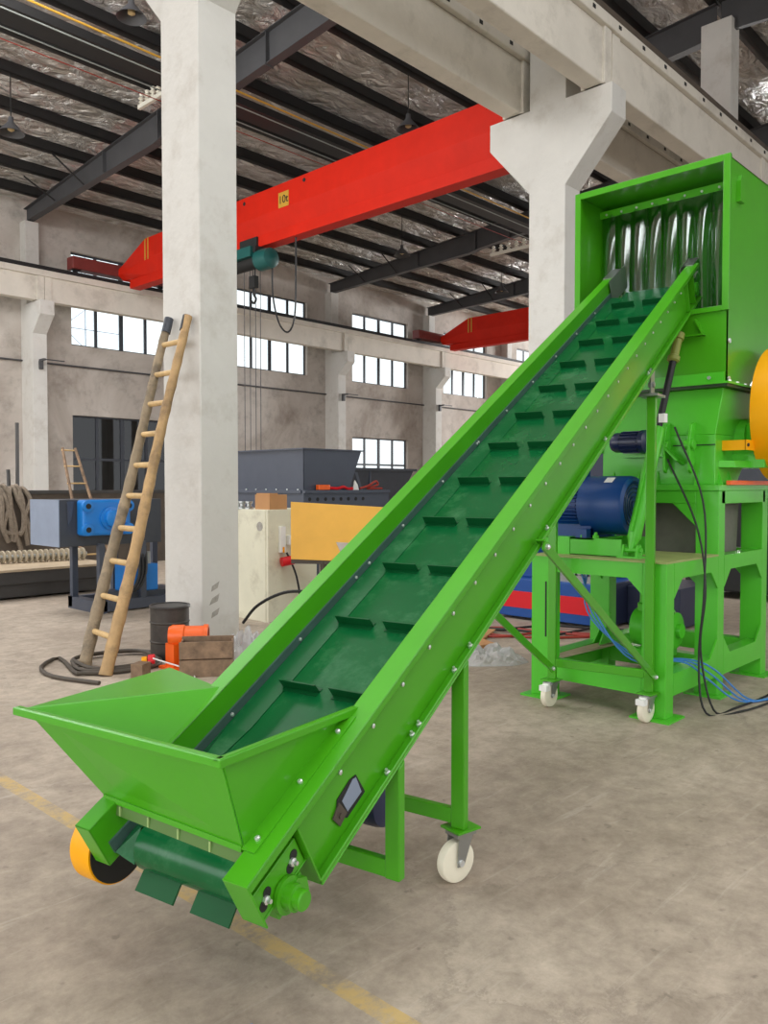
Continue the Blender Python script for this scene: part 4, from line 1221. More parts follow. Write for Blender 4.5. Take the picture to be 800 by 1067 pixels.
# hydraulic cylinder
P0 = Vector((4.95, 2.46, 1.03)); P1 = Vector((5.56, 2.42, 2.52)); dd = (P1 - P0).normalized()
g = G(); g.lathe(P0, dd, [(0.02, 0.0), (0.03, 0.05), (0.035, 0.07), (0.045, 0.09), (0.045, 0.86), (0.038, 0.88)], 20)
hc = build(g, 'hydraulic_cylinder', GREEN_D, cx, smooth=True)
g = G(); g.bar(P0 + dd * 0.12 + Vector((-0.05, 0.0, 0.02)), P0 + dd * 0.8 + Vector((-0.05, 0, 0.02)), 0.012, 0.012); build(g, 'oil_pipe', GREEN_D, hc)
g = G(); g.lathe(P0, dd, [(0.024, 0.87), (0.024, 1.40)], 16); build(g, 'rod', BLACK, hc, smooth=True)
g = G(); g.lathe(P0, dd, [(0.03, 1.38), (0.042, 1.39), (0.042, 1.42), (0.03, 1.43), (0.03, 1.55), (0.04, 1.555), (0.04, 1.6)], 16); build(g, 'rod_clevis', mat('yellow_green_fitting', rgb(132, 140, 62), 0.5), hc, smooth=True)
g = G(); g.box(4.90, 5.0, 2.38, 2.54, 0.984, 0.996)
for y in (2.40, 2.50): g.poly_prism([(4.91, y, 0.99), (4.99, y, 0.99), (4.97, y, 1.07), (4.93, y, 1.07)], (0, 0.015, 0))
g.cyl((4.95, 2.385, 1.035), (4.95, 2.53, 1.035), 0.016, seg=12)
build(g, 'base_clevis', GREEN_D, hc)
g = G(); q = P0 + dd * 0.95
g.hexa([q + Vector(v) for v in ((-0.04, -0.045, -0.03), (0.0, -0.05, -0.03), (0.0, -0.01, -0.03), (-0.04, -0.005, -0.03), (-0.04, -0.045, 0.03), (0.0, -0.05, 0.03), (0.0, -0.01, 0.03), (-0.04, -0.005, 0.03))])
build(g, 'sensor_box', WHITE, hc, label='small white box on the cylinder rod')
# inner parts of the stand seen through the frame
RX, RY, RZ = 5.48, 2.42, 0.45
g = G(); g.lathe((RX, RY + 0.05, RZ), (0, -1, 0), [(0.13, -0.2), (0.15, -0.02), (0.15, 0.04), (0.125, 0.05), (0.125, 0.09), (0.05, 0.10), (0.05, 0.13)], 30); g.box(RX - 0.16, RX + 0.1, RY, RY + 0.2, 0.26, 0.32)
g.lathe((RX, RY + 0.15, RZ + 0.12), (0, 0, 1), [(0.09, 0), (0.09, 0.05), (0.075, 0.06), (0.075, 0.16)], 24)
for k in range(8):
    a = 2 * math.pi * k / 8; g.cyl((RX + math.cos(a) * 0.137, RY + 0.02, RZ + math.sin(a) * 0.137), (RX + math.cos(a) * 0.137, RY, RZ + math.sin(a) * 0.137), 0.012, seg=6)
build(g, 'lower_reducer', GREEN_D, cx, smooth=True)
g = G(); g.hexa([(5.75, 2.32, 0.9), (6.4, 2.32, 0.9), (6.4, 2.95, 0.9), (5.75, 2.95, 0.9), (5.75, 2.32, 1.42), (6.45, 2.32, 1.42), (6.45, 2.95, 1.42), (5.75, 2.95, 1.42)])
build(g, 'discharge_chute', mat('chute_grey', rgb(112, 108, 100), 0.6, var=0.15), cx)
g = G(); g.cyl((6.05, 2.4, 0.3), (6.05, 2.4, 0.95), 0.06); build(g, 'feed_pipe', GREEN_D, cx, smooth=True)
# cross gussets on the floor frame
for y in (2.62, 2.95):
    g = G(); g.poly_prism([(5.62, y, 0.27), (5.45, y, 0.27), (5.62, y, 0.5)], (0, 0.012, 0)); build(g, 'gusset', GREEN_D, cx)
g = G(); g.hexa([(4.9, 2.95, 0.26), (5.62, 2.9, 0.26), (5.62, 3.0, 0.26), (4.9, 3.05, 0.26), (4.9, 2.95, 0.275), (5.62, 2.9, 0.275), (5.62, 3.0, 0.275), (4.9, 3.05, 0.275)]); build(g, 'deck_strip', TAN, cx)

# cables and hoses around the crusher
o = build(G().tube(smooth_pts([(5.50, 2.42, 1.86), (5.46, 2.2, 1.35), (5.2, 2.08, 0.80), (5.15, 2.09, 0.35), (5.1, 2.02, 0.02), (5.35, 1.88, 0.010), (5.7, 1.82, 0.010), (6.0, 1.75, 0.010)]), 0.007), 'power_cable', BLACK)
tag(o, 'black cable hanging from the small motor down the crusher leg', 'cable')
o = build(G().tube(smooth_pts([(5.57, 2.5, 1.64), (5.35, 2.2, 1.2), (5.22, 2.08, 0.8), (5.2, 2.1, 0.4), (5.17, 2.0, 0.03), (5.4, 1.94, 0.010), (5.9, 1.9, 0.010), (6.3, 1.95, 0.010)]), 0.007), 'power_cable', BLACK)
tag(o, 'black cable hanging beside the crusher side opening', 'cable')
pts = []
for k in range(76):
    a = 2 * math.pi * k / 24
    pts.append((6.08 + math.cos(a) * (0.16 + 0.015 * (k % 7) / 7), 1.72 + math.sin(a) * (0.14 + 0.02 * math.sin(k)), 0.012 + 0.0007 * k))
o = build(G().tube(pts, 0.008, 6), 'cable_coil', BLACK); tag(o, 'coil of black cable lying on the floor at the right edge', 'cable coil')
for k in range(3):
    o = build(G().tube(smooth_pts([(5.02 + 0.02 * k, 2.9 - 0.04 * k, 0.965), (4.96, 2.72 + 0.03 * k, 0.6), (5.0 + 0.03 * k, 2.48, 0.31 + 0.01 * k), (5.15 + 0.05 * k, 2.20, 0.31), (5.25 + 0.06 * k, 2.07, 0.2 + 0.02 * k), (5.5 + 0.05 * k, 1.96 - 0.01 * k, 0.03), (5.85, 1.82 + 0.012 * k, 0.012), (6.5, 1.6 + 0.03 * k, 0.012)]), 0.006, 6), 'air_hose', CAB_BLUE)
    tag(o, 'thin blue hose draped through the crusher stand to the floor', 'hose', 'blue hoses at the crusher')

# ================================================================== BLUE AND RED MACHINE BEHIND THE CRUSHER
t = thing('blue_machine', (7.7, 4.6, 0), 'low blue machine base with a red stripe behind the crusher stand', 'machine')
g = G(); g.box(7.43, 8.4, 4.02, 5.32, 0.03, 0.45); build(g, 'base_frame', BLUE_M, t, bevel=0.01)
g = G(); g.box(7.425, 7.43, 4.02, 5.22, 0.13, 0.31); build(g, 'red_stripe', RED_B, t)
g = G(); g.box(7.43, 8.4, 3.97, 4.02, 0.03, 0.45); build(g, 'end_panel', NAVY, t)
g = G(); g.box(7.9, 8.8, 3.4, 3.97, 0.02, 0.42); build(g, 'side_cabinet', NAVY, t, bevel=0.01)
g = G(); g.box(7.6, 8.2, 4.9, 5.2, 0.45, 0.95); g.box(7.5, 8.3, 4.85, 5.25, 0.72, 0.76); g.box(7.55, 7.65, 4.7, 4.8, 0.45, 0.72); build(g, 'drive_head', BLUE_M, t, bevel=0.01)
build(G().box(8.2, 8.4, 4.2, 5.3, 0.45, 1.98), 'dark_screen', NAVY, t, bevel=0.01)  # added dark screen hiding the overbright wall in the conveyor gap
g = G()
for k in range(7): g.cyl((7.55, 4.12 + 0.07 * k, 0.55), (7.8, 4.12 + 0.07 * k, 0.55), 0.03, seg=10)
g.box(7.5, 7.85, 4.08, 4.6, 0.45, 0.52)
build(g, 'roller_bank', STEEL, t)

t = thing('dark_infill_block', (11.2, 3.6, 0), 'added dark block filling the gap behind the crusher stand at the right edge', 'machine')
build(G().box(10.6, 12.2, 2.5, 4.5, 0.1, 1.25), 'cabinet', DARK, t, bevel=0.02)  # added block that keeps the gap behind the stand dark, no known machine
build(G().box(10.7, 12.0, 2.9, 4.2, 1.25, 1.7), 'upper_block', SLATE_D, t, bevel=0.02)
for x in (10.65, 12.0):
    for y in (2.55, 4.3): build(G().box(x, x + 0.12, y, y + 0.12, 0, 0.1), 'foot', SLATE_D, t)

# red cables and plastic heap on the floor
for k in range(5):
    q = []
    for j in range(9):
        q.append((6.0 + 0.22 * j + 0.1 * math.sin(j * 1.9 + k), 5.2 - 0.28 * j + 0.22 * math.sin(j * 1.3 + 2 * k) + 0.1 * k, 0.014 + 0.004 * k))
    o = build(G().tube(smooth_pts(q), 0.013, 6), 'floor_cable', CAB_RED if k < 3 else BLACK)
    tag(o, ('dull red cable' if k < 3 else 'black cable') + ' tangled on the floor behind the conveyor', 'cable', 'red cables behind the conveyor' if k < 3 else 'black cables behind the conveyor')
for k, (x, y, r) in enumerate(((6.3, 4.75, 0.4), (5.95, 4.55, 1.1))):
    M = Matrix.Translation((x, y, 0)) @ Matrix.Rotation(r, 4, 'Z')
    o = build(G().box(-0.25, 0.25, -0.16, 0.16, 0.03, 0.036, M).box(-0.24, 0.2, -0.15, 0.1, 0.0, 0.03, M), 'cardboard_scrap', CARD)
    tag(o, ('larger' if k == 0 else 'smaller') + ' flat cardboard scrap among the red cables', 'cardboard')


def crumple(cx_, cy_, rx, ry, h, seed, name, m, rot=0.0):
    from mathutils import noise as mn
    g = G(); n = 26
    vs = []
    for i in range(n):
        row = []
        for j in range(n):
            u, v = i / (n - 1) * 2 - 1, j / (n - 1) * 2 - 1
            rr = math.hypot(u, v); th_ = math.atan2(v, u)
            edge = 0.82 + 0.18 * mn.noise(Vector((math.cos(th_) * 1.5 + seed, math.sin(th_) * 1.5, 0)))
            k = edge / max(1, rr)
            f = max(0, 1 - min(1, rr) ** 2)
            p = Vector((u * 2.2 + seed, v * 2.2, seed * 0.7))
            z = 0.004 + h * f * (0.25 + 1.3 * abs(mn.noise(p)) + 0.8 * abs(mn.noise(p * 2.2)) + 0.3 * abs(mn.noise(p * 4.5)))
            x, y = u * rx * k, v * ry * k
            row.append(g.bm.verts.new((cx_ + x * math.cos(rot) - y * math.sin(rot), cy_ + x * math.sin(rot) + y * math.cos(rot), z)))
        vs.append(row)
    for i in range(n - 1):
        for j in range(n - 1):
            g.bm.faces.new((vs[i][j], vs[i + 1][j], vs[i + 1][j + 1], vs[i][j + 1]))
    return build(g, name, m)


PLW = mat('crumpled_plastic', rgb(206, 206, 206), 0.22, spec=0.8, bump=0.5, bscale=30)
PLW.node_tree.nodes['Principled BSDF'].inputs['Alpha'].default_value = 0.5
tag(crumple(5.45, 3.98, 0.46, 0.26, 0.13, 3, 'plastic_sheet', PLW, math.radians(-45)), 'crumpled clear plastic sheet on the floor behind the conveyor legs', 'plastic sheet')
tag(crumple(4.15, 5.45, 0.34, 0.28, 0.24, 9, 'plastic_sheet', PLW, 0.3), 'crumpled clear plastic sheet heaped against the near column', 'plastic sheet')

# ================================================================== LADDERS
def ladder(name, f0, f1, t0, t1, rung_z, r0, r1, label, m1, m2, nodes=14):
    base = (Vector(f0) + Vector(f1)) / 2
    t = thing(name, base, label, 'ladder')
    rails = []
    for k, (a, b) in enumerate(((Vector(f0), Vector(t0)), (Vector(f1), Vector(t1)))):
        pts, rad = [], []
        for i in range(nodes * 3 + 1):
            u = i / (nodes * 3)
            pts.append(a.lerp(b, u) + Vector((0, 0.012 * math.sin(u * 9 + k * 2), 0)))
            r = r0 + (r1 - r0) * u
            rad.append(r * (1.10 if i % 3 == 0 else 1.0))
        build(G().tube(pts, rad, 12), 'rail', m1 if k == 0 else m2, t, smooth=True)
        rails.append((a, b))
        if r0 > 0.03:
            q = b - (b - a).normalized() * 0.14
            build(G().cyl(q, b + (b - a).normalized() * 0.004, r1 * 1.15, r1 * 1.15, 12), 'rail_cap', BLACK if k else SLATE_D, t, smooth=True)
    for z in rung_z:
        p = []
        for a, b in rails:
            u = (z - a.z) / (b.z - a.z); p.append(a.lerp(b, u))
        d = (p[1] - p[0]).normalized()
        build(G().cyl(p[0] - d * 0.03, p[1] + d * 0.0, r0 * 0.48, None, 10), 'rung', BAMBOO_L, t, smooth=True)
    return t


ladder('bamboo_ladder', (3.09, 6.24, 0.0), (3.04, 5.79, 0.0), (4.085, 6.545, 2.97), (4.085, 6.25, 2.95),
       [0.27, 0.55, 0.83, 1.10, 1.37, 1.63, 1.90, 2.17, 2.44, 2.72], 0.05, 0.036, 'tall weathered bamboo ladder leaning against the near white column', BAMBOO, BAMBOO_L if False else mat('tan_bamboo', rgb(172, 140, 96), 0.62, var=0.28, vscale=6, dirt=rgb(96, 78, 58), dirt_amt=0.9, dirt_scale=4))
ladder('wooden_ladder', (6.42, 12.9, 0.0), (6.95, 12.9, 0.0), (6.52, 13.88, 2.12), (6.74, 13.88, 2.12),
       [0.3, 0.6, 0.9, 1.2, 1.5, 1.8, 2.08], 0.028, 0.024, 'small brown wooden ladder leaning far back behind the blue gearbox', WOOD, WOOD)

# floor hose under the ladder
pts = []
for k in range(64):
    a = 2 * math.pi * k / 26 + 2.0
    r = 0.50 - 0.10 * (k / 64)
    pts.append((3.30 + math.cos(a) * r * 0.8 + 0.04 * math.sin(k * .7), 6.12 + math.sin(a) * r * 0.8, 0.018 + 0.0004 * k))
pts = [(2.86, 5.55, 0.018), (2.72, 6.0, 0.018), (2.80, 6.38, 0.018), (3.05, 6.6, 0.018)] + pts[6:]
tag(build(G().tube(smooth_pts(pts, 3), 0.016, 8), 'rubber_hose', mat('brown_rubber', rgb(70, 62, 52), 0.6)), 'dark rubber hose coiled around the foot of the bamboo ladder', 'hose')

# drum
t = thing('steel_drum', (3.74, 6.02, 0), 'sooty open steel drum standing at the foot of the column', 'drum')
dx, dy = 3.74, 6.02
g = G(); g.lathe((dx, dy, 0), (0, 0, 1), [(0.155, 0), (0.16, 0.01), (0.16, 0.14), (0.168, 0.15), (0.16, 0.16), (0.16, 0.3), (0.168, 0.31), (0.16, 0.32), (0.16, 0.44)], 32)
build(g, 'drum_body', DRUMM, t, smooth=True)
g = G(); g.lathe((dx, dy, 0.44), (0, 0, 1), [(0.168, -0.012), (0.172, 0.0), (0.168, 0.012), (0.15, 0.012), (0.15, 0.004)], 32); build(g, 'drum_lid', SLAB, t, smooth=True)

# wooden crate, orange pump, wood block, red tape
t = thing('wooden_crate', (3.62, 5.3, 0), 'rough wooden crate of planks beside the loading hopper', 'crate')
M = Matrix.Translation((3.62, 5.3, 0)) @ Matrix.Rotation(math.radians(-38), 4, 'Z')
for nm, bx in (('front_plank', (-0.2, 0.2, -0.13, -0.115, 0.0, 0.13)), ('front_plank', (-0.2, 0.2, -0.13, -0.115, 0.14, 0.27)), ('back_plank', (-0.2, 0.2, 0.115, 0.13, 0.0, 0.27)),
               ('end_plank', (-0.2, -0.185, -0.115, 0.115, 0.0, 0.25)), ('end_plank', (0.185, 0.2, -0.115, 0.115, 0.0, 0.25)), ('bottom_plank', (-0.185, 0.185, -0.115, 0.115, 0.0, 0.015))):
    build(G().box(*bx, M), nm, WOOD, t, bevel=0.003)
t = thing('orange_pump', (3.66, 5.62, 0.0), 'orange cylindrical pump lying behind the wooden crate', 'pump')
d = Vector((0.42, -0.36, 0.0)).normalized(); p = Vector((3.52, 5.68, 0.26))
g = G(); g.lathe(p, d, [(0.03, 0), (0.07, 0.0), (0.085, 0.03), (0.085, 0.12), (0.075, 0.13), (0.075, 0.27), (0.085, 0.275), (0.085, 0.31), (0.065, 0.312), (0.065, 0.24), (0.01, 0.238)], 24); build(g, 'pump_body', ORANGE, t, smooth=True)
g = G(); g.lathe(p, d, [(0.064, 0.24), (0.064, 0.305)], 24); build(g, 'bore', DARK, t)
g = G(); g.box(3.5, 3.56, 5.58, 5.70, 0.0, 0.2); g.box(3.66, 3.72, 5.46, 5.58, 0.0, 0.2); g.box(3.46, 3.78, 5.44, 5.74, 0.0, 0.02); build(g, 'pump_feet', ORANGE, t)
o = build(G().box(-0.06, 0.06, -0.05, 0.05, 0.0, 0.11, Matrix.Translation((3.2, 5.56, 0)) @ Matrix.Rotation(0.5, 4, 'Z')), 'wood_block', WOOD, bevel=0.004); tag(o, 'short squared wood block on the floor left of the crate', 'wood block')
t = thing('tape_spool', (3.42, 5.82, 0), 'small red and yellow spool lying between ladder and drum', 'spool')
build(G().lathe((3.42, 5.82, 0.05), (0.8, -0.6, 0.1), [(0.02, 0), (0.05, 0), (0.05, 0.05), (0.02, 0.05)], 16), 'red_reel', RED_B, t)
build(G().lathe((3.38, 5.85, 0.045), (0.8, -0.6, 0.1), [(0.02, 0), (0.04, 0), (0.04, 0.04), (0.02, 0.04)], 16), 'yellow_reel', YELLOW, t)
o = build(G().tube(smooth_pts([(3.40, 5.72, 0.09), (3.44, 5.6, 0.07), (3.5, 5.42, 0.04), (3.52, 5.34, 0.012), (3.44, 5.2, 0.012)]), 0.006, 6), 'white_cord', WHITE); tag(o, 'thin white cord lying by the wooden crate', 'cord')

# ================================================================== LEFT BACKGROUND: SHREDDER STAND WITH BLUE GEARBOX
t = thing('hydraulic_shredder', (4.9, 9.0, 0), 'slate shredder unit on a stand with a bright blue gearbox', 'shredder')
g = G(); g.box(4.04, 5.3, 8.7, 9.42, 0.78, 1.30); build(g, 'housing', SLATE_D, t, bevel=0.006)
g = G(); g.box(4.03, 4.04, 8.7, 9.42, 0.78, 1.30); build(g, 'end_panel', SLATE_L, t)  # same slate as the housing, door light put into a paler colour
g = G(); g.box(4.23, 4.80, 8.52, 8.70, 0.90, 1.30); gb = build(g, 'gearbox', BLUE_LT, t, bevel=0.03)
g = G(); g.lathe((4.55, 8.52, 1.09), (0, -1, 0), [(0.13, 0), (0.13, 0.025), (0.095, 0.03), (0.095, 0.09), (0.08, 0.1)], 30); build(g, 'output_hub', BLUE_LT, gb, smooth=True)
for x in (4.27, 4.76):
    for z in (0.97, 1.23):
        g = G(); g.lathe((x, 8.53, z), (0, -1, 0), [(0.065, 0), (0.065, 0.04), (0.045, 0.045)], 18); build(g, 'corner_boss', BLUE_LT, gb, smooth=True)
        g = G(); g.cyl((x, 8.485, z), (x, 8.48, z), 0.03, seg=14); build(g, 'bolt_hole', DARK, gb)
g = G(); g.poly_prism([(4.12, 8.695, 1.28), (4.2, 8.695, 1.28), (4.17, 8.695, 1.08), (4.13, 8.695, 1.02)], (0, -0.01, 0)); build(g, 'lifting_plate', SLATE, t)
for x, y in ((4.48, 8.66), (4.48, 9.32), (5.0, 8.66), (5.0, 9.32), (5.55, 8.66), (5.55, 9.32)):
    g = G(); g.box(x, x + 0.07, y, y + 0.07, 0.14, 0.80); build(g, 'leg', SLATE, t)
g = G(); g.box(4.46, 5.7, 8.64, 8.74, 0.02, 0.14); g.box(4.46, 5.7, 9.3, 9.4, 0.02, 0.14); g.box(4.46, 4.56, 8.64, 9.4, 0.0, 0.14); g.box(5.6, 5.7, 8.64, 9.4, 0.0, 0.14); build(g, 'base_channel', SLATE, t)
g = G(); g.box(4.9, 5.28, 8.75, 9.1, 0.2, 0.52); build(g, 'oil_tank', BLUE_LT, t, bevel=0.01)
g = G(); g.box(4.85, 5.6, 8.72, 9.2, 0.14, 0.2); build(g, 'tank_tray', SLATE_D, t)
g = G(); g.lathe((5.1, 8.9, 0.52), (0, 0, 1), [(0.06, 0), (0.06, 0.12), (0.04, 0.13), (0.04, 0.2)], 16); g.cyl((5.2, 8.85, 0.52), (5.2, 8.85, 0.66), 0.03); build(g, 'pump_head', STEEL, t)
for k in range(3):
    build(G().tube(smooth_pts([(4.98 + 0.05 * k, 8.7, 0.74), (4.96 + 0.04 * k, 8.62, 0.45), (4.86 + 0.03 * k, 8.6, 0.25), (4.72, 8.62, 0.2 + 0.02 * k)]), 0.018, 8), 'hydraulic_hose', BLACK, t)
o = build(G().box(5.48, 5.9, 8.2, 8.5, 0.0, 1.32), 'control_cabinet', GREYCAB, bevel=0.005); tag(o, 'light grey cabinet just left of the near column', 'cabinet')

# steel stacks at the far left
t = thing('steel_stack', (3.5, 10.9, 0), 'stack of dark steel beams topped with a tan sheet at the left edge', 'steel stack')
g = G(); g.box(0.8, 5.6, 10.55, 11.9, 0.03, 0.2); build(g, 'lower_beam', SLAB, t, bevel=0.006)
g = G(); g.box(0.8, 5.6, 10.5, 11.9, 0.2, 0.36); build(g, 'upper_beam', SLAB, t, bevel=0.006)
g = G(); g.box(0.8, 5.62, 10.48, 11.9, 0.36, 0.39); build(g, 'top_sheet', TAN, t)
t = thing('steel_trough', (6, 14.2, 0), 'long brown steel trough lying behind the shredder stand', 'trough')
g = G(); g.box(1.5, 9.0, 14.0, 14.06, 0.0, 1.36); build(g, 'side_plate', RUST, t)
g = G(); g.box(1.5, 9.0, 13.96, 14.12, 1.32, 1.38); build(g, 'top_flange', SLAB, t)
g = G(); g.box(1.5, 9.0, 14.6, 14.66, 0.0, 1.3); g.box(1.5, 9.0, 14.06, 14.6, 0.0, 0.1); build(g, 'back_plate', RUST, t)
for k in range(9):
    x = 5.42 + 0.055 * k; rnd = random.Random(k)
    o = build(G().tube(smooth_pts([(x, 14.12, 1.3), (x, 13.98, 1.42 + rnd.uniform(-.02, .05)), (x + rnd.uniform(-.05, .1), 13.90, 1.2), (x + rnd.uniform(-.05, .2), 13.87, 0.8 + rnd.uniform(-.1, .2)), (x + rnd.uniform(0, .3), 13.87, 0.45 + rnd.uniform(-.1, .3))]), 0.04, 6), 'hanging_strap', ROPE)
    tag(o, 'grey brown rope strap draped over the long steel trough', 'rope', 'straps over the steel trough')
t = thing('screw_shaft', (4.9, 11.3, 0.39), 'pale spiral screw shaft lying on the tan sheet', 'screw shaft')
g = G(); g.cyl((3.9, 11.5, 0.48), (5.6, 11.2, 0.48), 0.03); build(g, 'shaft', STEEL, t)
g = G()
for k in range(20):
    u = k / 20; p = Vector((4.2, 11.45, 0.48)).lerp(Vector((5.6, 11.2, 0.48)), u)
    g.lathe(p, (0.95, -0.15 + 0.2, 0), [(0.088, 0), (0.088, 0.02)], 18)
build(g, 'flight', mat('pale_screw', rgb(176, 164, 142), 0.6), t)
for k, (x, h, dx_) in enumerate(((6.15, 2.6, 0.05), (6.05, 1.75, -0.02))):
    o = build(G().cyl((x, 14.9, 0.0), (x + dx_, 15.0, h), 0.035, seg=8), 'steel_bar', SLAB); tag(o, ('taller' if k == 0 else 'shorter') + ' dark bar standing behind the trough at the left', 'bar')

# ================================================================== BEHIND THE COLUMN: CABINET, YELLOW BOARD, SLATE HOPPER
t = thing('cream_cabinet', (5.75, 7.1, 0), 'cream steel cabinet with sockets just right of the near column', 'cabinet')
g = G(); g.box(5.41, 6.1, 6.79, 7.55, 0.0, 1.2); build(g, 'body', CREAM, t, bevel=0.006)
g = G(); g.box(5.405, 5.41, 6.83, 6.87, 0.0, 1.19); build(g, 'door_edge', CREAM, t)
g = G(); g.lathe((5.41, 6.93, 1.02), (-1, 0, 0), [(0.05, 0), (0.05, 0.003)], 16); build(g, 'round_mark', SCUFF, t)
g = G(); g.box(5.55, 5.62, 6.75, 6.79, 0.74, 1.02); sw = build(g, 'switch_box', WHITE, t, bevel=0.003)
g = G(); g.box(5.575, 5.60, 6.747, 6.75, 0.74, 0.80); build(g, 'yellow_sticker', YELLOW, sw)
g = G(); g.box(5.66, 5.76, 6.74, 6.79, 0.82, 0.92); build(g, 'socket_box', WHITE, t, bevel=0.003)
g = G(); g.cyl((5.55, 6.74, 0.64), (5.68, 6.70, 0.66), 0.05, seg=14); g.cyl((5.68, 6.70, 0.66), (5.78, 6.68, 0.68), 0.04, seg=14); build(g, 'red_plug', RED_B, t, smooth=True)
g = G(); g.cyl((5.78, 6.68, 0.68), (5.92, 6.66, 0.68), 0.035, seg=14); build(g, 'white_plug', WHITE, t, smooth=True)
build(G().tube(smooth_pts([(5.62, 6.74, 0.74), (5.66, 6.70, 0.62), (5.70, 6.66, 0.45), (5.72, 6.64, 0.2), (5.6, 6.6, 0.02)]), 0.012, 6), 'plug_lead', BLACK, t)
o = build(G().tube(smooth_pts([(5.16, 6.9, 0.02), (5.2, 6.7, 0.22), (5.34, 6.45, 0.36), (5.5, 6.2, 0.38)]), 0.016, 6), 'looped_hose', BLACK); tag(o, 'black hose arching up from behind the conveyor rail', 'hose')
t = thing('cardboard_box', (5.62, 7.05, 1.2), 'small cardboard box on top of the cream cabinet', 'box')
g = G(); g.box(5.48, 5.72, 6.85, 7.1, 1.2, 1.36); build(g, 'carton', CARD, t); g = G(); g.box(5.49, 5.6, 6.86, 7.09, 1.36, 1.375); build(g, 'flap', CARD, t)
for k, (x, y, r) in enumerate(((5.46, 7.18, 0.05), (5.46, 7.3, 0.06), (5.5, 7.42, 0.045))):
    o = build(G().lathe((x, y, 1.2), (0, 0, 1), [(r, 0), (r, 0.02), (r * 0.5, 0.03), (r * 0.5, 0.06), (r * 0.8, 0.065), (r * 0.8, 0.085)], 14), 'pipe_fitting', STEEL)
    tag(o, 'small steel pipe fitting on top of the cream cabinet', 'fitting', 'fittings on the cream cabinet')
t = thing('yellow_board', (5.5, 6.0, 0.0), 'flat yellow board standing in front of the cream cabinet', 'board')
e0 = Vector((5.20, 6.17, 0)); e1 = Vector((5.93, 5.40, 0)); nn = Vector((0.72, 0.69, 0))
g = G(); g.hexa([e0 + Z * 0.73, e1 + Z * 0.69, e1 + Z * 0.69 + nn * 0.02, e0 + Z * 0.73 + nn * 0.02, e0 + Z * 1.297, e1 + Z * 1.235, e1 + Z * 1.235 + nn * 0.02, e0 + Z * 1.297 + nn * 0.02]); build(g, 'panel', YELLOWB, t, bevel=0.003)
g = G()
for u in (0.3, 0.85):
    p = e0.lerp(e1, u) + nn * 0.05; g.box(p.x - 0.025, p.x + 0.025, p.y - 0.025, p.y + 0.025, 0, 1.0)
p = e0.lerp(e1, 0.5) + nn * 0.05
g.bar(e0 + nn * 0.05 + Z * 0.71, e1 + nn * 0.05 + Z * 0.69, 0.06, 0.05)
build(g, 'board_stand', RUST, t)
o = build(sheet([e0.lerp(e1, 0.42) + Z * 0.9 - nn * 0.01, e0.lerp(e1, 0.62) + Z * 0.89 - nn * 0.03, e0.lerp(e1, 0.58) + Z * 0.74 - nn * 0.02, e0.lerp(e1, 0.5) + Z * 0.70 - nn * 0.01], 0.004), 'paper_bag', PLW); tag(o, 'crumpled white bag hanging on the yellow board', 'bag')

t = thing('slate_shredder', (7.6, 8.7, 0), 'slate grey hopper on a bolted frame right of the near column', 'shredder')
hx0, hy0 = 6.94, 7.98; hx1, hy1 = 7.99, 9.55
g = G()
z0, z1 = 1.40, 1.94
# four tapering walls
bx0, bx1, by0, by1 = 6.96, 7.77, 8.0, 9.4
g.hexa([(bx0, by0, z0), (bx1, by0, z0), (bx1, by0 + 0.01, z0), (bx0, by0 + 0.01, z0), (hx0, hy0, z1), (hx1, hy0, z1), (hx1, hy0 + 0.01, z1), (hx0, hy0 + 0.01, z1)])
build(g, 'front_wall', SLATE, t)
g = G(); g.hexa([(bx0, by0, z0), (bx0 + 0.01, by0, z0), (bx0 + 0.01, by1, z0), (bx0, by1, z0), (hx0, hy0, z1), (hx0 + 0.01, hy0, z1), (hx0 + 0.01, hy1, z1), (hx0, hy1, z1)]); build(g, 'end_wall', SLATE, t)
g = G(); g.hexa([(bx1, by0, z0), (bx1 + 0.01, by0, z0), (bx1 + 0.01, by1, z0), (bx1, by1, z0), (hx1, hy0, z1), (hx1 + 0.01, hy0, z1), (hx1 + 0.01, hy1, z1), (hx1, hy1, z1)]); build(g, 'far_end_wall', SLATE, t)
g = G(); g.hexa([(bx0, by1, z0), (bx1, by1, z0), (bx1, by1 + 0.01, z0), (bx0, by1 + 0.01, z0), (hx0, hy1, z1), (hx1, hy1, z1), (hx1, hy1 + 0.01, z1), (hx0, hy1 + 0.01, z1)]); build(g, 'back_wall', SLATE, t)
g = G(); g.box(hx0 - 0.03, hx1 + 0.04, hy0 - 0.03, hy0, z1 - 0.012, z1 + 0.005); g.box(hx0 - 0.03, hx0, hy0, hy1, z1 - 0.012, z1 + 0.005); g.box(hx1 + 0.01, hx1 + 0.04, hy0, hy1, z1 - 0.012, z1 + 0.005); build(g, 'rim', SLATE, t)
g = G(); g.box(6.9, 8.5, 7.93, 7.97, 1.16, 1.36); g.box(6.9, 8.5, 7.90, 8.02, 1.36, 1.40); g.box(6.9, 6.94, 7.97, 9.5, 1.16, 1.36); g.box(6.88, 7.0, 7.97, 9.5, 1.36, 1.40); g.box(6.9, 8.5, 9.46, 9.5, 1.16, 1.40); g.box(8.46, 8.5, 7.97, 9.46, 1.16, 1.40)
fr = build(g, 'bolted_frame', SLATE, t)
for k in range(8):
    q = G(); q.cyl((7.0 + 0.14 * k, 7.93, 1.28), (7.0 + 0.14 * k, 7.925, 1.28), 0.025, seg=10); build(q, 'bolt_hole', DARK, fr)
for k in range(6):
    q = G(); q.cyl((6.95, 8.1 + 0.22 * k, 1.4), (6.95, 8.1 + 0.22 * k, 1.415), 0.012, seg=8); build(q, 'bolt', ZINC, fr)
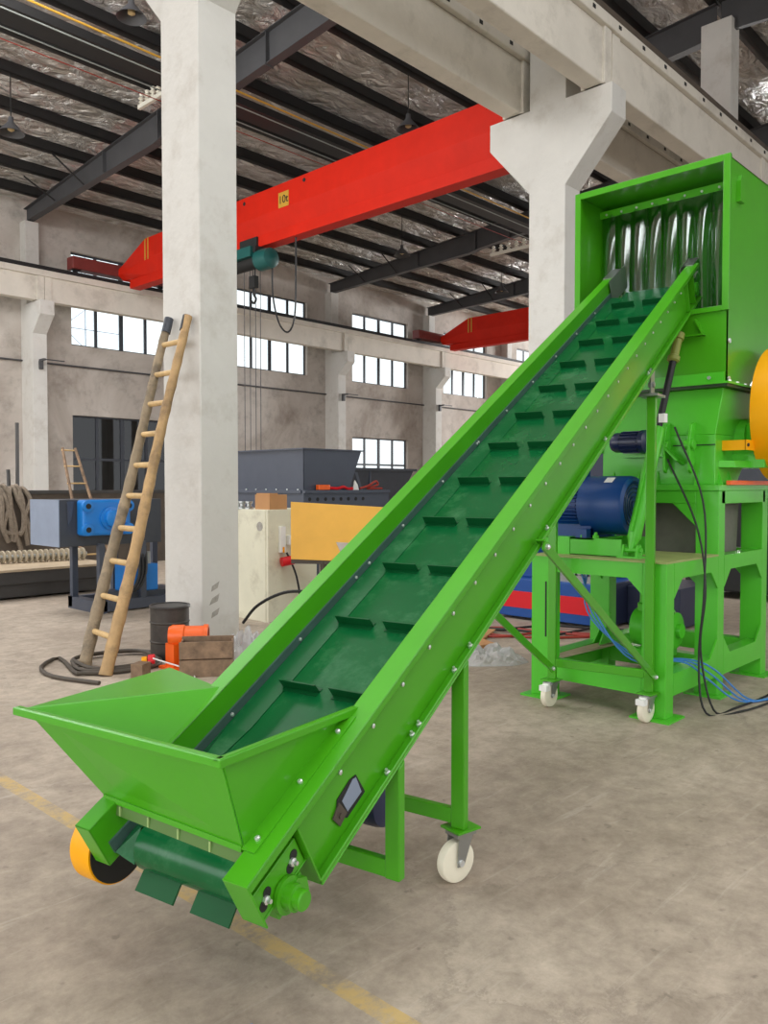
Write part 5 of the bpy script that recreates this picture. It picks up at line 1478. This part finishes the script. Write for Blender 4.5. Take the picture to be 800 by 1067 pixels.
for x in (6.92, 8.38):
    for y in (7.98, 9.38):
        q = G(); q.box(x, x + 0.1, y, y + 0.1, 0, 1.16); build(q, 'leg', SLATE, t)
t = thing('chain_sling', (7.5, 7.96, 1.4), 'orange red lifting sling lying on the slate frame', 'sling')
g = G(); g.box(7.15, 7.35, 7.91, 7.98, 1.40, 1.47); build(g, 'clamp_body', ORANGE, t, bevel=0.01)
build(G().tube(smooth_pts([(7.35, 7.95, 1.43), (7.5, 7.94, 1.42), (7.62, 7.95, 1.44), (7.72, 7.96, 1.415), (7.8, 7.95, 1.42)]), 0.02, 6), 'chain', RED_B, t)
t = thing('strap_bundle', (8.2, 7.97, 1.4), 'red strap bundle at the right end of the slate frame', 'strap')
build(G().tube(smooth_pts([(7.95, 7.96, 1.42), (8.1, 7.94, 1.46), (8.25, 7.95, 1.52), (8.3, 7.96, 1.47), (8.1, 7.97, 1.42), (8.4, 7.97, 1.42)]), 0.016, 6), 'red_strap', CAB_RED, t)
o = build(G().poly_prism([(7.83, 7.96, 1.4), (7.93, 7.96, 1.4), (7.91, 7.96, 1.47), (7.86, 7.96, 1.53)], (0, 0.02, 0)), 'paper_wedge', WHITE); tag(o, 'small white wedge beside the slate hopper', 'paper')
# second dark hopper
t = thing('dark_hopper', (12, 12.5, 0), 'dark grey hopper standing further back below the low window', 'hopper')
k_ = 1.25
g = G(); g.hexa([(11.6, 12.9, 1.1), (14.2, 12.9, 1.1), (14.2, 14, 1.1), (11.6, 14, 1.1), (11.3, 12.8, 1.84), (14.6, 12.8, 1.84), (14.6, 14.2, 1.84), (11.3, 14.2, 1.84)]); build(g, 'bin', SLATE_D, t)
g = G(); g.box(11.25, 14.65, 12.74, 12.8, 1.80, 1.86); build(g, 'rim', SLATE_D, t)
g = G(); g.poly_prism([(12.7, 12.84, 1.8), (13.0, 12.84, 1.1), (12.95, 12.84, 1.1), (12.6, 12.84, 1.8)], (0, -0.03, 0)); g.box(13.1, 13.14, 12.8, 12.88, 1.1, 1.8); build(g, 'stiffener', SLATE, t)
for x in (11.6, 14.0):
    for y in (12.92, 13.88):
        g = G(); g.box(x, x + 0.1, y, y + 0.1, 0, 1.1); build(g, 'leg', SLATE_D, t)
# litter
for k, (x, y, c) in enumerate(((2.75, 7.6, CAB_BLUE), (3.0, 7.9, CAB_BLUE), (2.45, 6.75, BLACK), (1.30, 1.72, CAB_BLUE))):
    f_ = 0.25 if k == 3 else 0.9
    o = build(G().hexa([(x + f_ * u, y + f_ * v, w_) for u, v, w_ in ((0, 0, 0), (0.05, 0.01, 0), (0.04, 0.05, 0), (-0.01, 0.03, 0), (0, 0, 0.008), (0.05, 0.01, 0.012), (0.04, 0.05, 0.006), (-0.01, 0.03, 0.01))]), 'litter_scrap', c)
    tag(o, ('blue litter scrap on the floor, nearer the shredder stand', 'blue litter scrap on the floor, beside the shredder base', 'dark litter scrap on the floor left of the ladder hose', 'tiny blue litter scrap in the foreground near the yellow line')[k], 'litter')
